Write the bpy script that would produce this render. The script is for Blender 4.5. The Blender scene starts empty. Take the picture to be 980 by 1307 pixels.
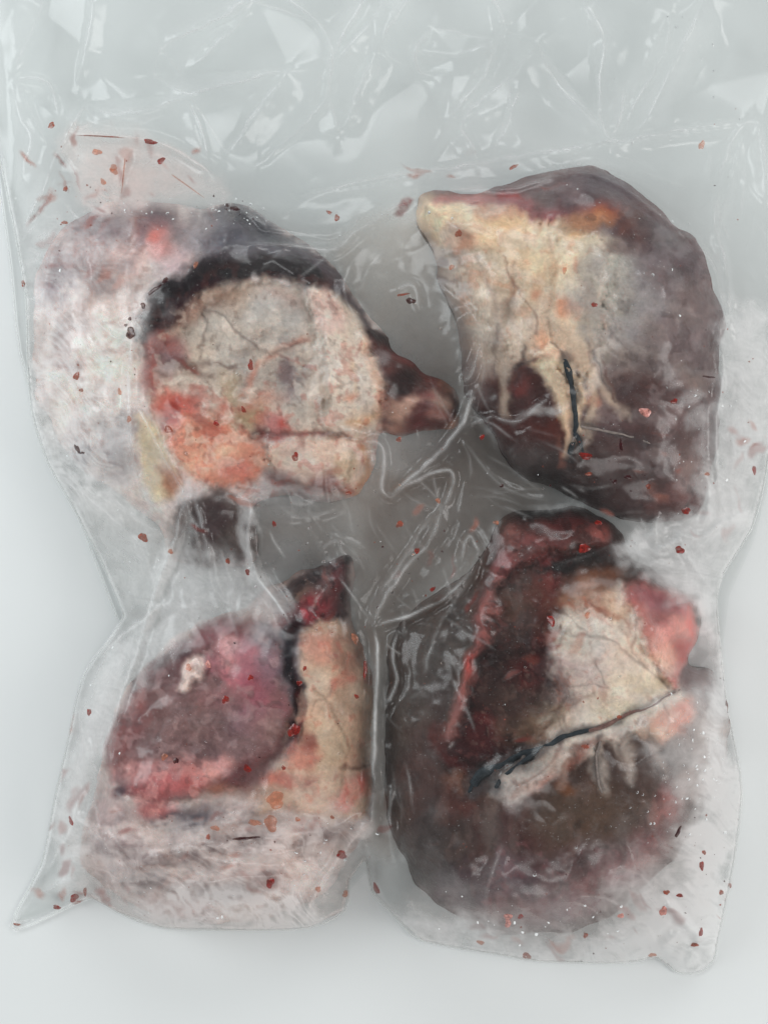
import bpy, math, random
import numpy as np
from mathutils import Vector
from mathutils.geometry import delaunay_2d_cdt

random.seed(7)
rng = np.random.default_rng(11)
SC = bpy.context.scene
COL = SC.collection

# ------------------------------------------------------------------ camera, light, exposure
W, H = 980.0, 1307.0            # the photograph's own frame, used as a measuring grid
S = 0.0004                      # metres per grid unit on the table
D = 0.72                        # camera height above the table

cam = bpy.data.cameras.new('camera')
cam.sensor_fit = 'VERTICAL'
cam.sensor_height = 24.0
cam.lens = 24.0 * D / (H * S)
cam.clip_start = 0.01
cam.clip_end = 50
camo = bpy.data.objects.new('camera', cam)
camo.location = (0, 0, D)
COL.objects.link(camo)
SC.camera = camo

world = bpy.data.worlds.new('World')
SC.world = world
world.use_nodes = True
bg = world.node_tree.nodes['Background']
bg.inputs['Color'].default_value = (0.9, 0.96, 0.99, 1)
bg.inputs['Strength'].default_value = 0.24


def area(name, loc, target, size, size_y, power, col):
    l = bpy.data.lights.new(name, 'AREA')
    l.shape = 'RECTANGLE'
    l.size, l.size_y = size, size_y
    l.energy = power
    l.color = col
    o = bpy.data.objects.new(name, l)
    o.location = loc
    d = Vector(target) - Vector(loc)
    o.rotation_euler = d.to_track_quat('-Z', 'Y').to_euler()
    COL.objects.link(o)
    return o


area('window_light', (-1.0, 0.35, 0.62), (0, 0, 0), 0.75, 0.6, 9.8, (0.93, 0.98, 1.0))
area('far_fill', (0.15, 1.15, 0.72), (0, 0, 0), 0.9, 0.4, 7.0, (0.96, 0.99, 1.0))  # low lamp added beyond the far edge as soft fill
area('side_light', (1.05, -0.1, 0.6), (0, 0, 0), 0.6, 0.6, 7.6, (1.0, 0.985, 0.97))
area('near_light', (0.1, -1.15, 0.75), (0, 0, 0), 0.8, 0.4, 5.6, (1.0, 0.99, 0.98))

SC.view_settings.view_transform = 'Standard'
SC.view_settings.look = 'None'
SC.view_settings.exposure = -0.14
SC.view_settings.gamma = 1.0
SC.cycles.use_denoising = True
SC.cycles.max_bounces = 8
SC.cycles.diffuse_bounces = 6
SC.cycles.glossy_bounces = 3
SC.cycles.transmission_bounces = 4
SC.cycles.transparent_max_bounces = 24
SC.cycles.caustics_reflective = False
SC.cycles.caustics_refractive = False


# ------------------------------------------------------------------ helpers
def lin(c):
    c = np.asarray(c, float) / 255.0
    c = np.where(c <= 0.04045, c / 12.92, ((c + 0.055) / 1.055) ** 2.4)
    l = float(c @ np.array([0.2126, 0.7152, 0.0722]))
    return l + (c - l) * SAT


def pos(u, v, z):
    """grid point (u right, v down) at height z -> metres"""
    k = S * (D - z) / D
    return (u - W / 2) * k, (H / 2 - v) * k, z


SAT = 0.8
_tabs = {}


def vnoise(x, y, seed):
    if seed not in _tabs:
        _tabs[seed] = np.random.default_rng(1000 + seed).random((128, 128)) * 2 - 1
    t = _tabs[seed]
    xi = np.floor(x).astype(int)
    yi = np.floor(y).astype(int)
    fx, fy = x - xi, y - yi
    fx = fx * fx * fx * (fx * (fx * 6 - 15) + 10)
    fy = fy * fy * fy * (fy * (fy * 6 - 15) + 10)
    a = t[yi % 128, xi % 128]
    b = t[yi % 128, (xi + 1) % 128]
    c = t[(yi + 1) % 128, xi % 128]
    d = t[(yi + 1) % 128, (xi + 1) % 128]
    return (a * (1 - fx) + b * fx) * (1 - fy) + (c * (1 - fx) + d * fx) * fy


def fbm(u, v, scale, octaves=4, seed=0, gain=0.5):
    s, amp, f, n = 0, 1.0, 1.0 / scale, 0
    ca, sa = math.cos(0.6), math.sin(0.6)
    x, y = u * 1.0, v * 1.0
    for i in range(octaves):
        s = s + amp * vnoise(x * f + 17.3 * i, y * f + 5.1 * i, seed + i)
        n += amp
        amp *= gain
        f *= 2.03
        x, y = ca * x - sa * y, sa * x + ca * y
    return s / n * 1.6


def sstep(a, b, x):
    t = np.clip((x - a) / (b - a), 0, 1)
    return t * t * (3 - 2 * t)


def smooth_loop(pts, n=6, closed=True):
    """Catmull-Rom resampling"""
    P = [np.array(p, float) for p in pts]
    m = len(P)
    out = []
    for i in range(m if closed else m - 1):
        g = (lambda k: P[k % m]) if closed else (lambda k: P[min(max(k, 0), m - 1)])
        p0, p1, p2, p3 = g(i - 1), g(i), g(i + 1), g(i + 2)
        for j in range(n):
            t = j / n
            out.append(0.5 * ((2 * p1) + (p2 - p0) * t + (2 * p0 - 5 * p1 + 4 * p2 - p3) * t * t
                              + (3 * p1 - p0 - 3 * p2 + p3) * t ** 3))
    if not closed:
        out.append(P[-1])
    return np.array(out)


def sdf_poly(U, V, pts):
    """signed distance, positive inside"""
    d2 = np.full(U.shape, 1e12)
    ins = np.zeros(U.shape, bool)
    n = len(pts)
    for i in range(n):
        ax, ay = pts[i]
        bx, by = pts[(i + 1) % n]
        ex, ey = bx - ax, by - ay
        L2 = ex * ex + ey * ey
        if L2 < 1e-9:
            continue
        t = np.clip(((U - ax) * ex + (V - ay) * ey) / L2, 0, 1)
        d2 = np.minimum(d2, (U - ax - t * ex) ** 2 + (V - ay - t * ey) ** 2)
        if abs(ey) > 1e-9:
            c = (ay > V) != (by > V)
            ins ^= c & (U < ex * (V - ay) / ey + ax)
    d = np.sqrt(d2)
    return np.where(ins, d, -d)


def dist_line(U, V, pts):
    """distance to a polyline and the running parameter 0..1 along it"""
    seg = np.hypot(*(np.diff(np.array(pts, float), axis=0).T))
    tot = seg.sum()
    best = np.full(U.shape, 1e9)
    par = np.zeros(U.shape)
    acc = 0
    for i in range(len(pts) - 1):
        ax, ay = pts[i]
        ex, ey = pts[i + 1][0] - ax, pts[i + 1][1] - ay
        L2 = max(ex * ex + ey * ey, 1e-9)
        t = np.clip(((U - ax) * ex + (V - ay) * ey) / L2, 0, 1)
        d = np.hypot(U - ax - t * ex, V - ay - t * ey)
        m = d < best
        best = np.where(m, d, best)
        par = np.where(m, (acc + t * seg[i]) / tot, par)
        acc += seg[i]
    return best, par


class Op:
    def __init__(s, kind, pts, col, soft, op, part, h, w=None, ang=0):
        s.kind, s.pts, s.col, s.soft, s.op, s.part, s.h, s.w, s.ang = kind, pts, col, soft, op, part, h, w, ang

    def alpha(s, U, V, N):
        if s.kind == 'P':
            pts = smooth_loop(s.pts, 4)
            xs, ys = pts[:, 0], pts[:, 1]
            a = np.zeros(U.shape)
            m = s.soft * 2 + 14
            b = (U > xs.min() - m) & (U < xs.max() + m) & (V > ys.min() - m) & (V < ys.max() + m)
            if b.any():
                d = sdf_poly(U[b], V[b], pts) + N[b] * s.soft * 0.42
                a[b] = sstep(-s.soft, s.soft, d)
            return a
        if s.kind == 'L':
            pts = smooth_loop(s.pts, 4, False)
            xs, ys = pts[:, 0], pts[:, 1]
            wmax = max(s.w) if isinstance(s.w, tuple) else s.w
            a = np.zeros(U.shape)
            m = s.soft * 2 + wmax + 8
            b = (U > xs.min() - m) & (U < xs.max() + m) & (V > ys.min() - m) & (V < ys.max() + m)
            if b.any():
                d, t = dist_line(U[b], V[b], pts)
                w = s.w[0] * (1 - t) + s.w[1] * t if isinstance(s.w, tuple) else s.w
                a[b] = sstep(-s.soft, s.soft, w / 2 - d + N[b] * s.soft * 0.4)
            return a
        if s.kind == 'N':
            pts = smooth_loop(s.pts, 4)
            d = sdf_poly(U, V, pts)
            sc, lo, sd, st = s.w
            n = fbm(U * (st if st < 1 else 1), V / (st if st > 1 else 1), sc, 3, sd)
            return sstep(-6, 10, d) * sstep(lo - 0.1, lo + 0.38, n) * 0.62
        (cx, cy), (rx, ry) = s.pts, s.w
        c, q = math.cos(math.radians(s.ang)), math.sin(math.radians(s.ang))
        x = ((U - cx) * c + (V - cy) * q) / rx
        y = (-(U - cx) * q + (V - cy) * c) / ry
        r = np.hypot(x, y) + N * 0.14
        k = min(s.soft / min(rx, ry), 0.95)
        return 1 - sstep(1 - k, 1 + k, r)


def P(pts, col, soft=7, op=1.0, part=None, h=0):
    return Op('P', pts, col, soft, op, part, h)


def L(pts, w, col, soft=4, op=1.0, part=None, h=0):
    return Op('L', pts, col, soft, op, part, h, w)


def B(u, v, rx, ry, col, soft=8, op=1.0, ang=0, part=None, h=0):
    return Op('B', (u, v), col, soft, op, part, h, (rx, ry), ang)


def SP(pts, col, scale, lo, seed, op=0.8, st=1, h=0):
    """uneven flecks of one tissue scattered through a region"""
    return Op('N', pts, col, 0, op, None, h, (scale, lo, seed, st))


def mesh_np(name, co, faces):
    """mesh from an (n,3) array and an (m,4) or (m,3) index array"""
    me = bpy.data.meshes.new(name)
    k = faces.shape[1]
    me.vertices.add(len(co))
    me.vertices.foreach_set('co', np.ascontiguousarray(co, dtype=np.float32).ravel())
    me.loops.add(faces.size)
    me.loops.foreach_set('vertex_index', np.ascontiguousarray(faces, dtype=np.int32).ravel())
    me.polygons.add(len(faces))
    me.polygons.foreach_set('loop_start', np.arange(0, faces.size, k, dtype=np.int32))
    me.polygons.foreach_set('loop_total', np.full(len(faces), k, dtype=np.int32))
    me.update(calc_edges=True)
    me.polygons.foreach_set('use_smooth', np.ones(len(faces), dtype=bool))
    me.validate()
    return me


def color_attr(me, rgb, name='Col'):
    a = me.color_attributes.new(name, 'FLOAT_COLOR', 'POINT')
    c = np.ones((len(me.vertices), 4), np.float32)
    c[:, :rgb.shape[1]] = rgb
    a.data.foreach_set('color', c.ravel())


def link(name, me, mat, parent=None):
    o = bpy.data.objects.new(name, me)
    me.name = name
    if mat:
        me.materials.append(mat)
    COL.objects.link(o)
    if parent:
        o.parent = parent
    return o


def thing(name, label, cat, group=None):
    o = bpy.data.objects.new(name, None)
    COL.objects.link(o)
    o.empty_display_size = 0.02
    o['label'] = label
    o['category'] = cat
    if group:
        o['group'] = group
    return o


def sub(me, verts_mask, co, faces, rgb):
    """keep only faces whose vertices are all in the mask"""
    keep = verts_mask[faces].all(axis=1)
    f = faces[keep]
    used = np.unique(f)
    re = np.full(len(co), -1)
    re[used] = np.arange(len(used))
    return co[used], re[f], rgb[used]


# ------------------------------------------------------------------ materials
def new_mat(name):
    m = bpy.data.materials.new(name)
    m.use_nodes = True
    nt = m.node_tree
    nt.nodes.clear()
    out = nt.nodes.new('ShaderNodeOutputMaterial')
    return m, nt, out


def N(nt, kind, **kw):
    n = nt.nodes.new(kind)
    for k, v in kw.items():
        if k in n.inputs:
            n.inputs[k].default_value = v
        else:
            setattr(n, k, v)
    return n


def noise(nt, coord, scale, detail=4, rough=0.55, dist=0.0):
    n = nt.nodes.new('ShaderNodeTexNoise')
    n.inputs['Scale'].default_value = scale
    n.inputs['Detail'].default_value = detail
    n.inputs['Roughness'].default_value = rough
    n.inputs['Distortion'].default_value = dist
    nt.links.new(coord, n.inputs['Vector'])
    return n.outputs[0]


def rampf(nt, val, a, b, lo=0.0, hi=1.0):
    n = nt.nodes.new('ShaderNodeMapRange')
    n.inputs['From Min'].default_value = a
    n.inputs['From Max'].default_value = b
    n.inputs['To Min'].default_value = lo
    n.inputs['To Max'].default_value = hi
    nt.links.new(val, n.inputs['Value'])
    return n.outputs[0]


def mathn(nt, op, a, b):
    n = nt.nodes.new('ShaderNodeMath')
    n.operation = op
    for i, x in enumerate((a, b)):
        if isinstance(x, (int, float)):
            n.inputs[i].default_value = x
        else:
            nt.links.new(x, n.inputs[i])
    return n.outputs[0]


def mixc(nt, fac, a, b, mode='MIX'):
    n = nt.nodes.new('ShaderNodeMix')
    n.data_type = 'RGBA'
    n.blend_type = mode
    for idx, x in ((0, fac), (6, a), (7, b)):
        if isinstance(x, (int, float)):
            n.inputs[idx].default_value = x
        elif isinstance(x, tuple):
            n.inputs[idx].default_value = x
        else:
            nt.links.new(x, n.inputs[idx])
    return n.outputs[2]


def meat_material():
    m, nt, out = new_mat('frozen_meat')
    tc = N(nt, 'ShaderNodeTexCoord').outputs['Object']
    at = N(nt, 'ShaderNodeVertexColor', layer_name='Col').outputs[0]
    big = noise(nt, tc, 55, 5, 0.6, 0.6)
    fine = noise(nt, tc, 420, 4, 0.65, 0.3)
    grain = noise(nt, tc, 1400, 2, 0.6)
    k = mathn(nt, 'MULTIPLY', rampf(nt, big, 0.3, 0.7, 0.86, 1.12), rampf(nt, fine, 0.3, 0.7, 0.84, 1.14))
    kc = N(nt, 'ShaderNodeCombineColor')
    for i in range(3):
        nt.links.new(k, kc.inputs[i])
    c = mixc(nt, 1.0, at, kc.outputs[0], 'MULTIPLY')
    red = noise(nt, tc, 130, 6, 0.7, 1.0)
    c = mixc(nt, rampf(nt, red, 0.58, 0.76, 0, 0.16), c, (0.24, 0.075, 0.05, 1))
    frost = noise(nt, tc, 95, 8, 0.75, 0.4)
    c = mixc(nt, rampf(nt, frost, 0.54, 0.8, 0.0, 0.16), c, (0.62, 0.6, 0.6, 1))
    ice = noise(nt, tc, 1100, 2, 0.5)
    cre = noise(nt, tc, 210, 5, 0.65, 0.8)
    cl = mathn(nt, 'ABSOLUTE', mathn(nt, 'SUBTRACT', cre, 0.5), 0.0)
    cm = mathn(nt, 'MULTIPLY', rampf(nt, cl, 0.0, 0.018, 0.26, 0.0), rampf(nt, big, 0.42, 0.62, 0, 1))
    c = mixc(nt, cm, c, (0.09, 0.05, 0.04, 1))
    c = mixc(nt, rampf(nt, ice, 0.7, 0.75, 0, 0.4), c, (0.7, 0.7, 0.7, 1))
    b = N(nt, 'ShaderNodeBsdfPrincipled')
    nt.links.new(c, b.inputs['Base Color'])
    nt.links.new(rampf(nt, fine, 0.3, 0.7, 0.32, 0.6), b.inputs['Roughness'])
    b.inputs['IOR'].default_value = 1.25
    b.inputs['Subsurface Weight'].default_value = 0.35
    b.inputs['Subsurface Radius'].default_value = (1.0, 0.45, 0.35)
    b.inputs['Subsurface Scale'].default_value = 0.0022
    h = mathn(nt, 'ADD', mathn(nt, 'MULTIPLY', fine, 0.4), mathn(nt, 'MULTIPLY', grain, 0.08))
    h = mathn(nt, 'ADD', h, mathn(nt, 'MULTIPLY', noise(nt, tc, 160, 4, 0.6, 0.8), 1.2))
    bp = N(nt, 'ShaderNodeBump', Strength=0.22, Distance=0.0012)
    nt.links.new(h, bp.inputs['Height'])
    nt.links.new(bp.outputs[0], b.inputs['Normal'])
    nt.links.new(b.outputs[0], out.inputs[0])
    return m


def simple_mat(name, rgb, rough, spec=0.5, vary=0.2, scale=300, coat=0.0):
    m, nt, out = new_mat(name)
    tc = N(nt, 'ShaderNodeTexCoord').outputs['Object']
    n = noise(nt, tc, scale, 4, 0.6)
    lo = tuple(x * (1 - vary) for x in rgb) + (1,)
    hi = tuple(min(1, x * (1 + vary)) for x in rgb) + (1,)
    c = mixc(nt, rampf(nt, n, 0.3, 0.7), lo, hi)
    b = N(nt, 'ShaderNodeBsdfPrincipled', Roughness=rough)
    b.inputs['Specular IOR Level'].default_value = spec
    b.inputs['Coat Weight'].default_value = coat
    nt.links.new(c, b.inputs['Base Color'])
    nt.links.new(b.outputs[0], out.inputs[0])
    return m


def film_material(name, haze_scale=1.0, use_attr=True, gloss=0.66):
    """thin clear polythene: see-through, shiny on its faces, cloudy where frost and moisture sit on it"""
    m, nt, out = new_mat(name)
    tc = N(nt, 'ShaderNodeTexCoord').outputs['Object']
    tr = N(nt, 'ShaderNodeBsdfTransparent', Color=(0.982, 0.988, 0.985, 1))
    if use_attr:
        va = N(nt, 'ShaderNodeVertexColor', layer_name='Haze')
        hcol, hfac = va.outputs[0], va.outputs[1]
    else:
        hcol, hfac = None, 0.025
    cloud = noise(nt, tc, 75, 6, 0.7, 0.7)
    crisp = noise(nt, tc, 520, 4, 0.7, 0.4)
    k = mathn(nt, 'MULTIPLY', rampf(nt, cloud, 0.32, 0.68, 0.6, 1.35), rampf(nt, crisp, 0.35, 0.7, 0.95, 1.05))
    if use_attr:          # thick frost is even, thin frost is patchy
        k = mathn(nt, 'ADD', 1.0, mathn(nt, 'MULTIPLY', mathn(nt, 'SUBTRACT', k, 1.0), mathn(nt, 'SUBTRACT', 1.0, hfac)))
    fac = mathn(nt, 'MULTIPLY', mathn(nt, 'MULTIPLY', hfac, k), haze_scale)
    fl = rampf(nt, noise(nt, tc, 1300, 3, 0.6, 1.5), 0.64, 0.72, 0.0, 0.3)
    fac = mathn(nt, 'ADD', fac, mathn(nt, 'MULTIPLY', fl, mathn(nt, 'ADD', hfac, 0.12) if use_attr else 0.1))
    fac = mathn(nt, 'MINIMUM', fac, 0.9)
    df = N(nt, 'ShaderNodeBsdfDiffuse', Color=(0.97, 0.975, 0.975, 1))
    tl = N(nt, 'ShaderNodeBsdfTranslucent', Color=(0.97, 0.975, 0.975, 1))
    if hcol:
        nt.links.new(hcol, df.inputs['Color'])
        nt.links.new(hcol, tl.inputs['Color'])
    dm = N(nt, 'ShaderNodeMixShader', Fac=0.35)
    nt.links.new(df.outputs[0], dm.inputs[1])
    nt.links.new(tl.outputs[0], dm.inputs[2])
    mx = N(nt, 'ShaderNodeMixShader')
    nt.links.new(fac, mx.inputs[0])
    nt.links.new(tr.outputs[0], mx.inputs[1])
    nt.links.new(dm.outputs[0], mx.inputs[2])
    bp = N(nt, 'ShaderNodeBump', Strength=0.05, Distance=0.0008)
    hh = mathn(nt, 'ADD', noise(nt, tc, 90, 2, 0.4, 1.0), mathn(nt, 'MULTIPLY', noise(nt, tc, 500, 3, 0.6), 0.1))
    nt.links.new(hh, bp.inputs['Height'])
    gl = N(nt, 'ShaderNodeBsdfGlossy', Color=(1, 1, 1, 1), Roughness=0.2)
    fr = N(nt, 'ShaderNodeFresnel', IOR=1.42)
    nt.links.new(bp.outputs[0], gl.inputs['Normal'])
    nt.links.new(bp.outputs[0], fr.inputs['Normal'])
    mg = N(nt, 'ShaderNodeMixShader')
    nt.links.new(mathn(nt, 'MINIMUM', mathn(nt, 'MULTIPLY', fr.outputs[0], gloss), 0.15), mg.inputs[0])
    nt.links.new(mx.outputs[0], mg.inputs[1])
    nt.links.new(gl.outputs[0], mg.inputs[2])
    nt.links.new(mg.outputs[0], out.inputs[0])
    return m


def droplet_material():
    m, nt, out = new_mat('water_droplet')
    tr = N(nt, 'ShaderNodeBsdfTransparent', Color=(0.9, 0.9, 0.9, 1))
    gl = N(nt, 'ShaderNodeBsdfGlossy', Color=(1, 1, 1, 1), Roughness=0.12)
    fr = N(nt, 'ShaderNodeFresnel', IOR=1.34)
    mg = N(nt, 'ShaderNodeMixShader')
    nt.links.new(mathn(nt, 'MULTIPLY', fr.outputs[0], 1.0), mg.inputs[0])
    nt.links.new(tr.outputs[0], mg.inputs[1])
    nt.links.new(gl.outputs[0], mg.inputs[2])
    nt.links.new(mg.outputs[0], out.inputs[0])
    return m


def blood_material(name, rgb, alpha):
    m, nt, out = new_mat(name)
    tc = N(nt, 'ShaderNodeTexCoord').outputs['Object']
    n = noise(nt, tc, 500, 4, 0.6)
    c = mixc(nt, rampf(nt, n, 0.3, 0.7), tuple(x * 0.6 for x in rgb) + (1,), tuple(min(1, x * 1.4) for x in rgb) + (1,))
    b = N(nt, 'ShaderNodeBsdfPrincipled', Roughness=0.22)
    nt.links.new(c, b.inputs['Base Color'])
    tr = N(nt, 'ShaderNodeBsdfTransparent', Color=(1.0, 0.82, 0.76, 1))
    mx = N(nt, 'ShaderNodeMixShader')
    nt.links.new(rampf(nt, n, 0.3, 0.65, alpha * 0.6, min(1, alpha * 1.25)), mx.inputs[0])
    nt.links.new(tr.outputs[0], mx.inputs[1])
    nt.links.new(b.outputs[0], mx.inputs[2])
    nt.links.new(mx.outputs[0], out.inputs[0])
    return m


MEAT = meat_material()
VEIN = simple_mat('dark_vein', (0.019, 0.026, 0.032), 0.6, 0.2, 0.5, 500)
VEIN_B = simple_mat('brown_vein', (0.17, 0.085, 0.07), 0.45, 0.4, 0.4, 500)
VEIN_G = simple_mat('grey_vein', (0.24, 0.19, 0.17), 0.45, 0.4, 0.4, 500)
FILM = film_material('clear_polythene')
FILM_B = film_material('clear_polythene_under', 1.0, True, 0.12)
DROP = droplet_material()
BLOOD = {
    'dark': blood_material('dried_dark_blood', (0.035, 0.006, 0.008), 0.97),
    'red': blood_material('red_blood', (0.22, 0.016, 0.012), 0.9),
    'brown': blood_material('brown_blood', (0.26, 0.062, 0.038), 0.75),
    'orange': blood_material('thin_orange_blood', (0.46, 0.17, 0.10), 0.5),
    'pink': blood_material('pink_tissue_speck', (0.62, 0.26, 0.22), 0.8),
}

# ------------------------------------------------------------------ the table
m, nt, out = new_mat('white_laminate')
tc = N(nt, 'ShaderNodeTexCoord').outputs['Object']
b = N(nt, 'ShaderNodeBsdfPrincipled', Roughness=0.45)
c = mixc(nt, rampf(nt, noise(nt, tc, 6, 4, 0.6), 0.3, 0.7), (0.775, 0.795, 0.79, 1), (0.795, 0.815, 0.81, 1))
nt.links.new(c, b.inputs['Base Color'])
bp = N(nt, 'ShaderNodeBump', Strength=0.06, Distance=0.0005)
nt.links.new(noise(nt, tc, 900, 3, 0.6), bp.inputs['Height'])
nt.links.new(bp.outputs[0], b.inputs['Normal'])
nt.links.new(b.outputs[0], out.inputs[0])
TABLE = m
x0, x1, y0, y1, th = -0.62, 0.62, -0.62, 0.72, 0.03
co = np.array([(x, y, z) for z in (-th, 0) for y in (y0, y1) for x in (x0, x1)])
fc = np.array([(4, 5, 7, 6), (0, 2, 3, 1), (0, 1, 5, 4), (1, 3, 7, 5), (3, 2, 6, 7), (2, 0, 4, 6)])
t = link('tabletop', mesh_np('tabletop', co, fc), TABLE)
t.data.polygons.foreach_set('use_smooth', np.zeros(6, bool))
t['kind'] = 'structure'
t['label'] = 'plain white smooth tabletop under the bag'

# ------------------------------------------------------------------ the four hearts
STEP = 1.6
OBST = []            # (outline, function giving height) pieces for the film to lie on


def top_height(spec, U, V):
    """height of a heart's upper surface over grid points"""
    out = smooth_loop(spec['outline'], 6)
    Nn = fbm(U, V, 46, 3, spec['seed'], 0.4)
    d = sdf_poly(U, V, out) + Nn * 6
    t = np.clip(d / spec['R'], 0, 1)
    dome = np.sqrt(np.clip(1 - (1 - t) ** 2.4, 0, 1))
    a, bx, by = spec['tilt']
    zm = spec['z'] * (1 + bx * (U - spec['c'][0]) / 400 + by * (V - spec['c'][1]) / 400)
    z = zm * dome
    return d, z, dome


def build_heart(spec):
    xs = [p[0] for p in spec['outline']]
    ys = [p[1] for p in spec['outline']]
    spec['c'] = (0.5 * (min(xs) + max(xs)), 0.5 * (min(ys) + max(ys)))
    us = np.arange(min(xs) - 16, max(xs) + 17, STEP)
    vs = np.arange(min(ys) - 16, max(ys) + 17, STEP)
    U, V = np.meshgrid(us, vs)
    d, z, dome = top_height(spec, U, V)
    sd = spec['seed']
    wu = fbm(U, V, 34, 4, sd + 20) * 7
    wv = fbm(U, V, 34, 4, sd + 30) * 7
    Uw, Vw = U + wu, V + wv
    Nf = fbm(U, V, 13, 4, sd + 40)
    rgb = np.zeros(U.shape + (3,)) + lin(spec['base'])
    relief = np.zeros(U.shape)
    parts = {}
    thin = [L(q[0], q[1] * 1.15 + 0.4, (128, 108, 100) if q[3] is VEIN_G else (126, 78, 64), 2.4, 0.42) for q in spec.get('veins', []) if q[1] < 3.5] + [L(q[0], (q[1] * 1.9, q[2] * 1.9), (84, 80, 82), 5, 0.6) for q in spec.get('veins', []) if q[1] >= 3.5]
    for o in spec['ops'] + spec.get('late', []) + thin:
        a = o.alpha(Uw, Vw, Nf) * o.op
        if o.col is not None:
            rgb = rgb * (1 - a[..., None]) + lin(o.col) * a[..., None]
        relief += a * o.h * 1.5
        if o.part:
            parts[o.part] = np.maximum(parts.get(o.part, 0), a)
    # fine marbling in the tissue itself
    mot = fbm(U, V, 18, 5, sd + 50, 0.6)
    rgb = rgb * (1 + 0.11 * mot[..., None])
    hue = fbm(U, V, 42, 4, sd + 60)
    rgb[..., 0] *= 1 + 0.04 * hue
    rgb[..., 2] *= 1 - 0.04 * hue
    rgb = np.clip(spec['gain'] * np.maximum(rgb, 0.001) ** 1.26 * np.array([1.0, 0.95, 0.965]), 0.003, 0.85)
    z = z + (relief + 1.6 * fbm(U, V, 44, 2, sd + 70) + 0.22 * fbm(U, V, 12, 2, sd + 80)) * 0.001 * sstep(0, 0.6, dome)
    z = np.maximum(z, 0.0035)
    # snap the rim onto the outline
    gv, gu = np.gradient(d, STEP)
    g = np.hypot(gu, gv) + 1e-6
    over = np.where(d < 0, -d, 0)
    Us, Vs = U + gu / g * over, V + gv / g * over
    mask = d > -STEP * 1.5
    X, Y, Z = pos(Us, Vs, z)
    co = np.stack([X, Y, Z], -1).reshape(-1, 3)
    n, mm = U.shape
    idx = np.arange(n * mm).reshape(n, mm)
    faces = np.stack([idx[:-1, :-1], idx[1:, :-1], idx[1:, 1:], idx[:-1, 1:]], -1).reshape(-1, 4)
    root = thing(spec['name'], spec['label'], spec['cat'], 'frozen beef hearts in the bag')
    cx, cy, _ = pos(spec['c'][0], spec['c'][1], 0)
    root.location = (cx, cy, 0)
    off = np.array([cx, cy, 0])
    # closed body: upper surface and a rounded underside
    c1, f1, r1 = sub(None, mask.ravel(), co, faces, rgb.reshape(-1, 3))
    edge = {}
    for f in f1:
        for q in range(4):
            e = (f[q], f[(q + 1) % 4])
            edge[e] = 1
    rim = np.array([e for e in edge if (e[1], e[0]) not in edge])
    nb = len(c1)
    c2 = c1.copy()
    c2[:, 2] = 0.0022
    body_co = np.vstack([c1, c2])
    body_f = np.vstack([f1, f1[:, ::-1] + nb, np.stack([rim[:, 1], rim[:, 0], rim[:, 0] + nb, rim[:, 1] + nb], -1)])
    me = mesh_np('muscle', body_co - off, body_f)
    color_attr(me, np.vstack([r1, r1]))
    link('muscle', me, MEAT, root)
    # raised tissues lie on the muscle as pieces of their own
    for pn, a in parts.items():
        thick = spec.get('thick', {}).get(pn, 2.2)
        aa = a * sstep(2, 14, d)
        zz = z + thick * 0.001 * (aa - 0.42)
        X, Y, Z = pos(Us, Vs, zz)
        pc = np.stack([X, Y, Z], -1).reshape(-1, 3)
        pm = (aa > 0.12) & mask
        if pm.sum() < 12:
            continue
        c3, f3, r3 = sub(None, pm.ravel(), pc, faces, rgb.reshape(-1, 3))
        if len(f3) < 4:
            continue
        me = mesh_np(pn, c3 - off, f3)
        color_attr(me, r3)
        link(pn, me, MEAT, root)
        z = np.maximum(z, zz) if spec.get('stack', True) else z
    # vessels: tapering tubes half sunk in the surface
    def zat(u, v):
        fx = np.clip((u - us[0]) / STEP, 0, len(us) - 1.001)
        fy = np.clip((v - vs[0]) / STEP, 0, len(vs) - 1.001)
        i, j = int(fy), int(fx)
        return float(z[i:i + 2, j:j + 2].max())
    for pts, w0, w1, mat in spec.get('veins', []):
        if w0 < 3.5:
            continue          # hair-thin vessels lie inside the fat: colour only
        tube('vein', pts, w0, w1, zat, mat, root, off, sd)
    OBST.append((us, vs, np.where(mask, z, 0)))
    return root


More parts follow.
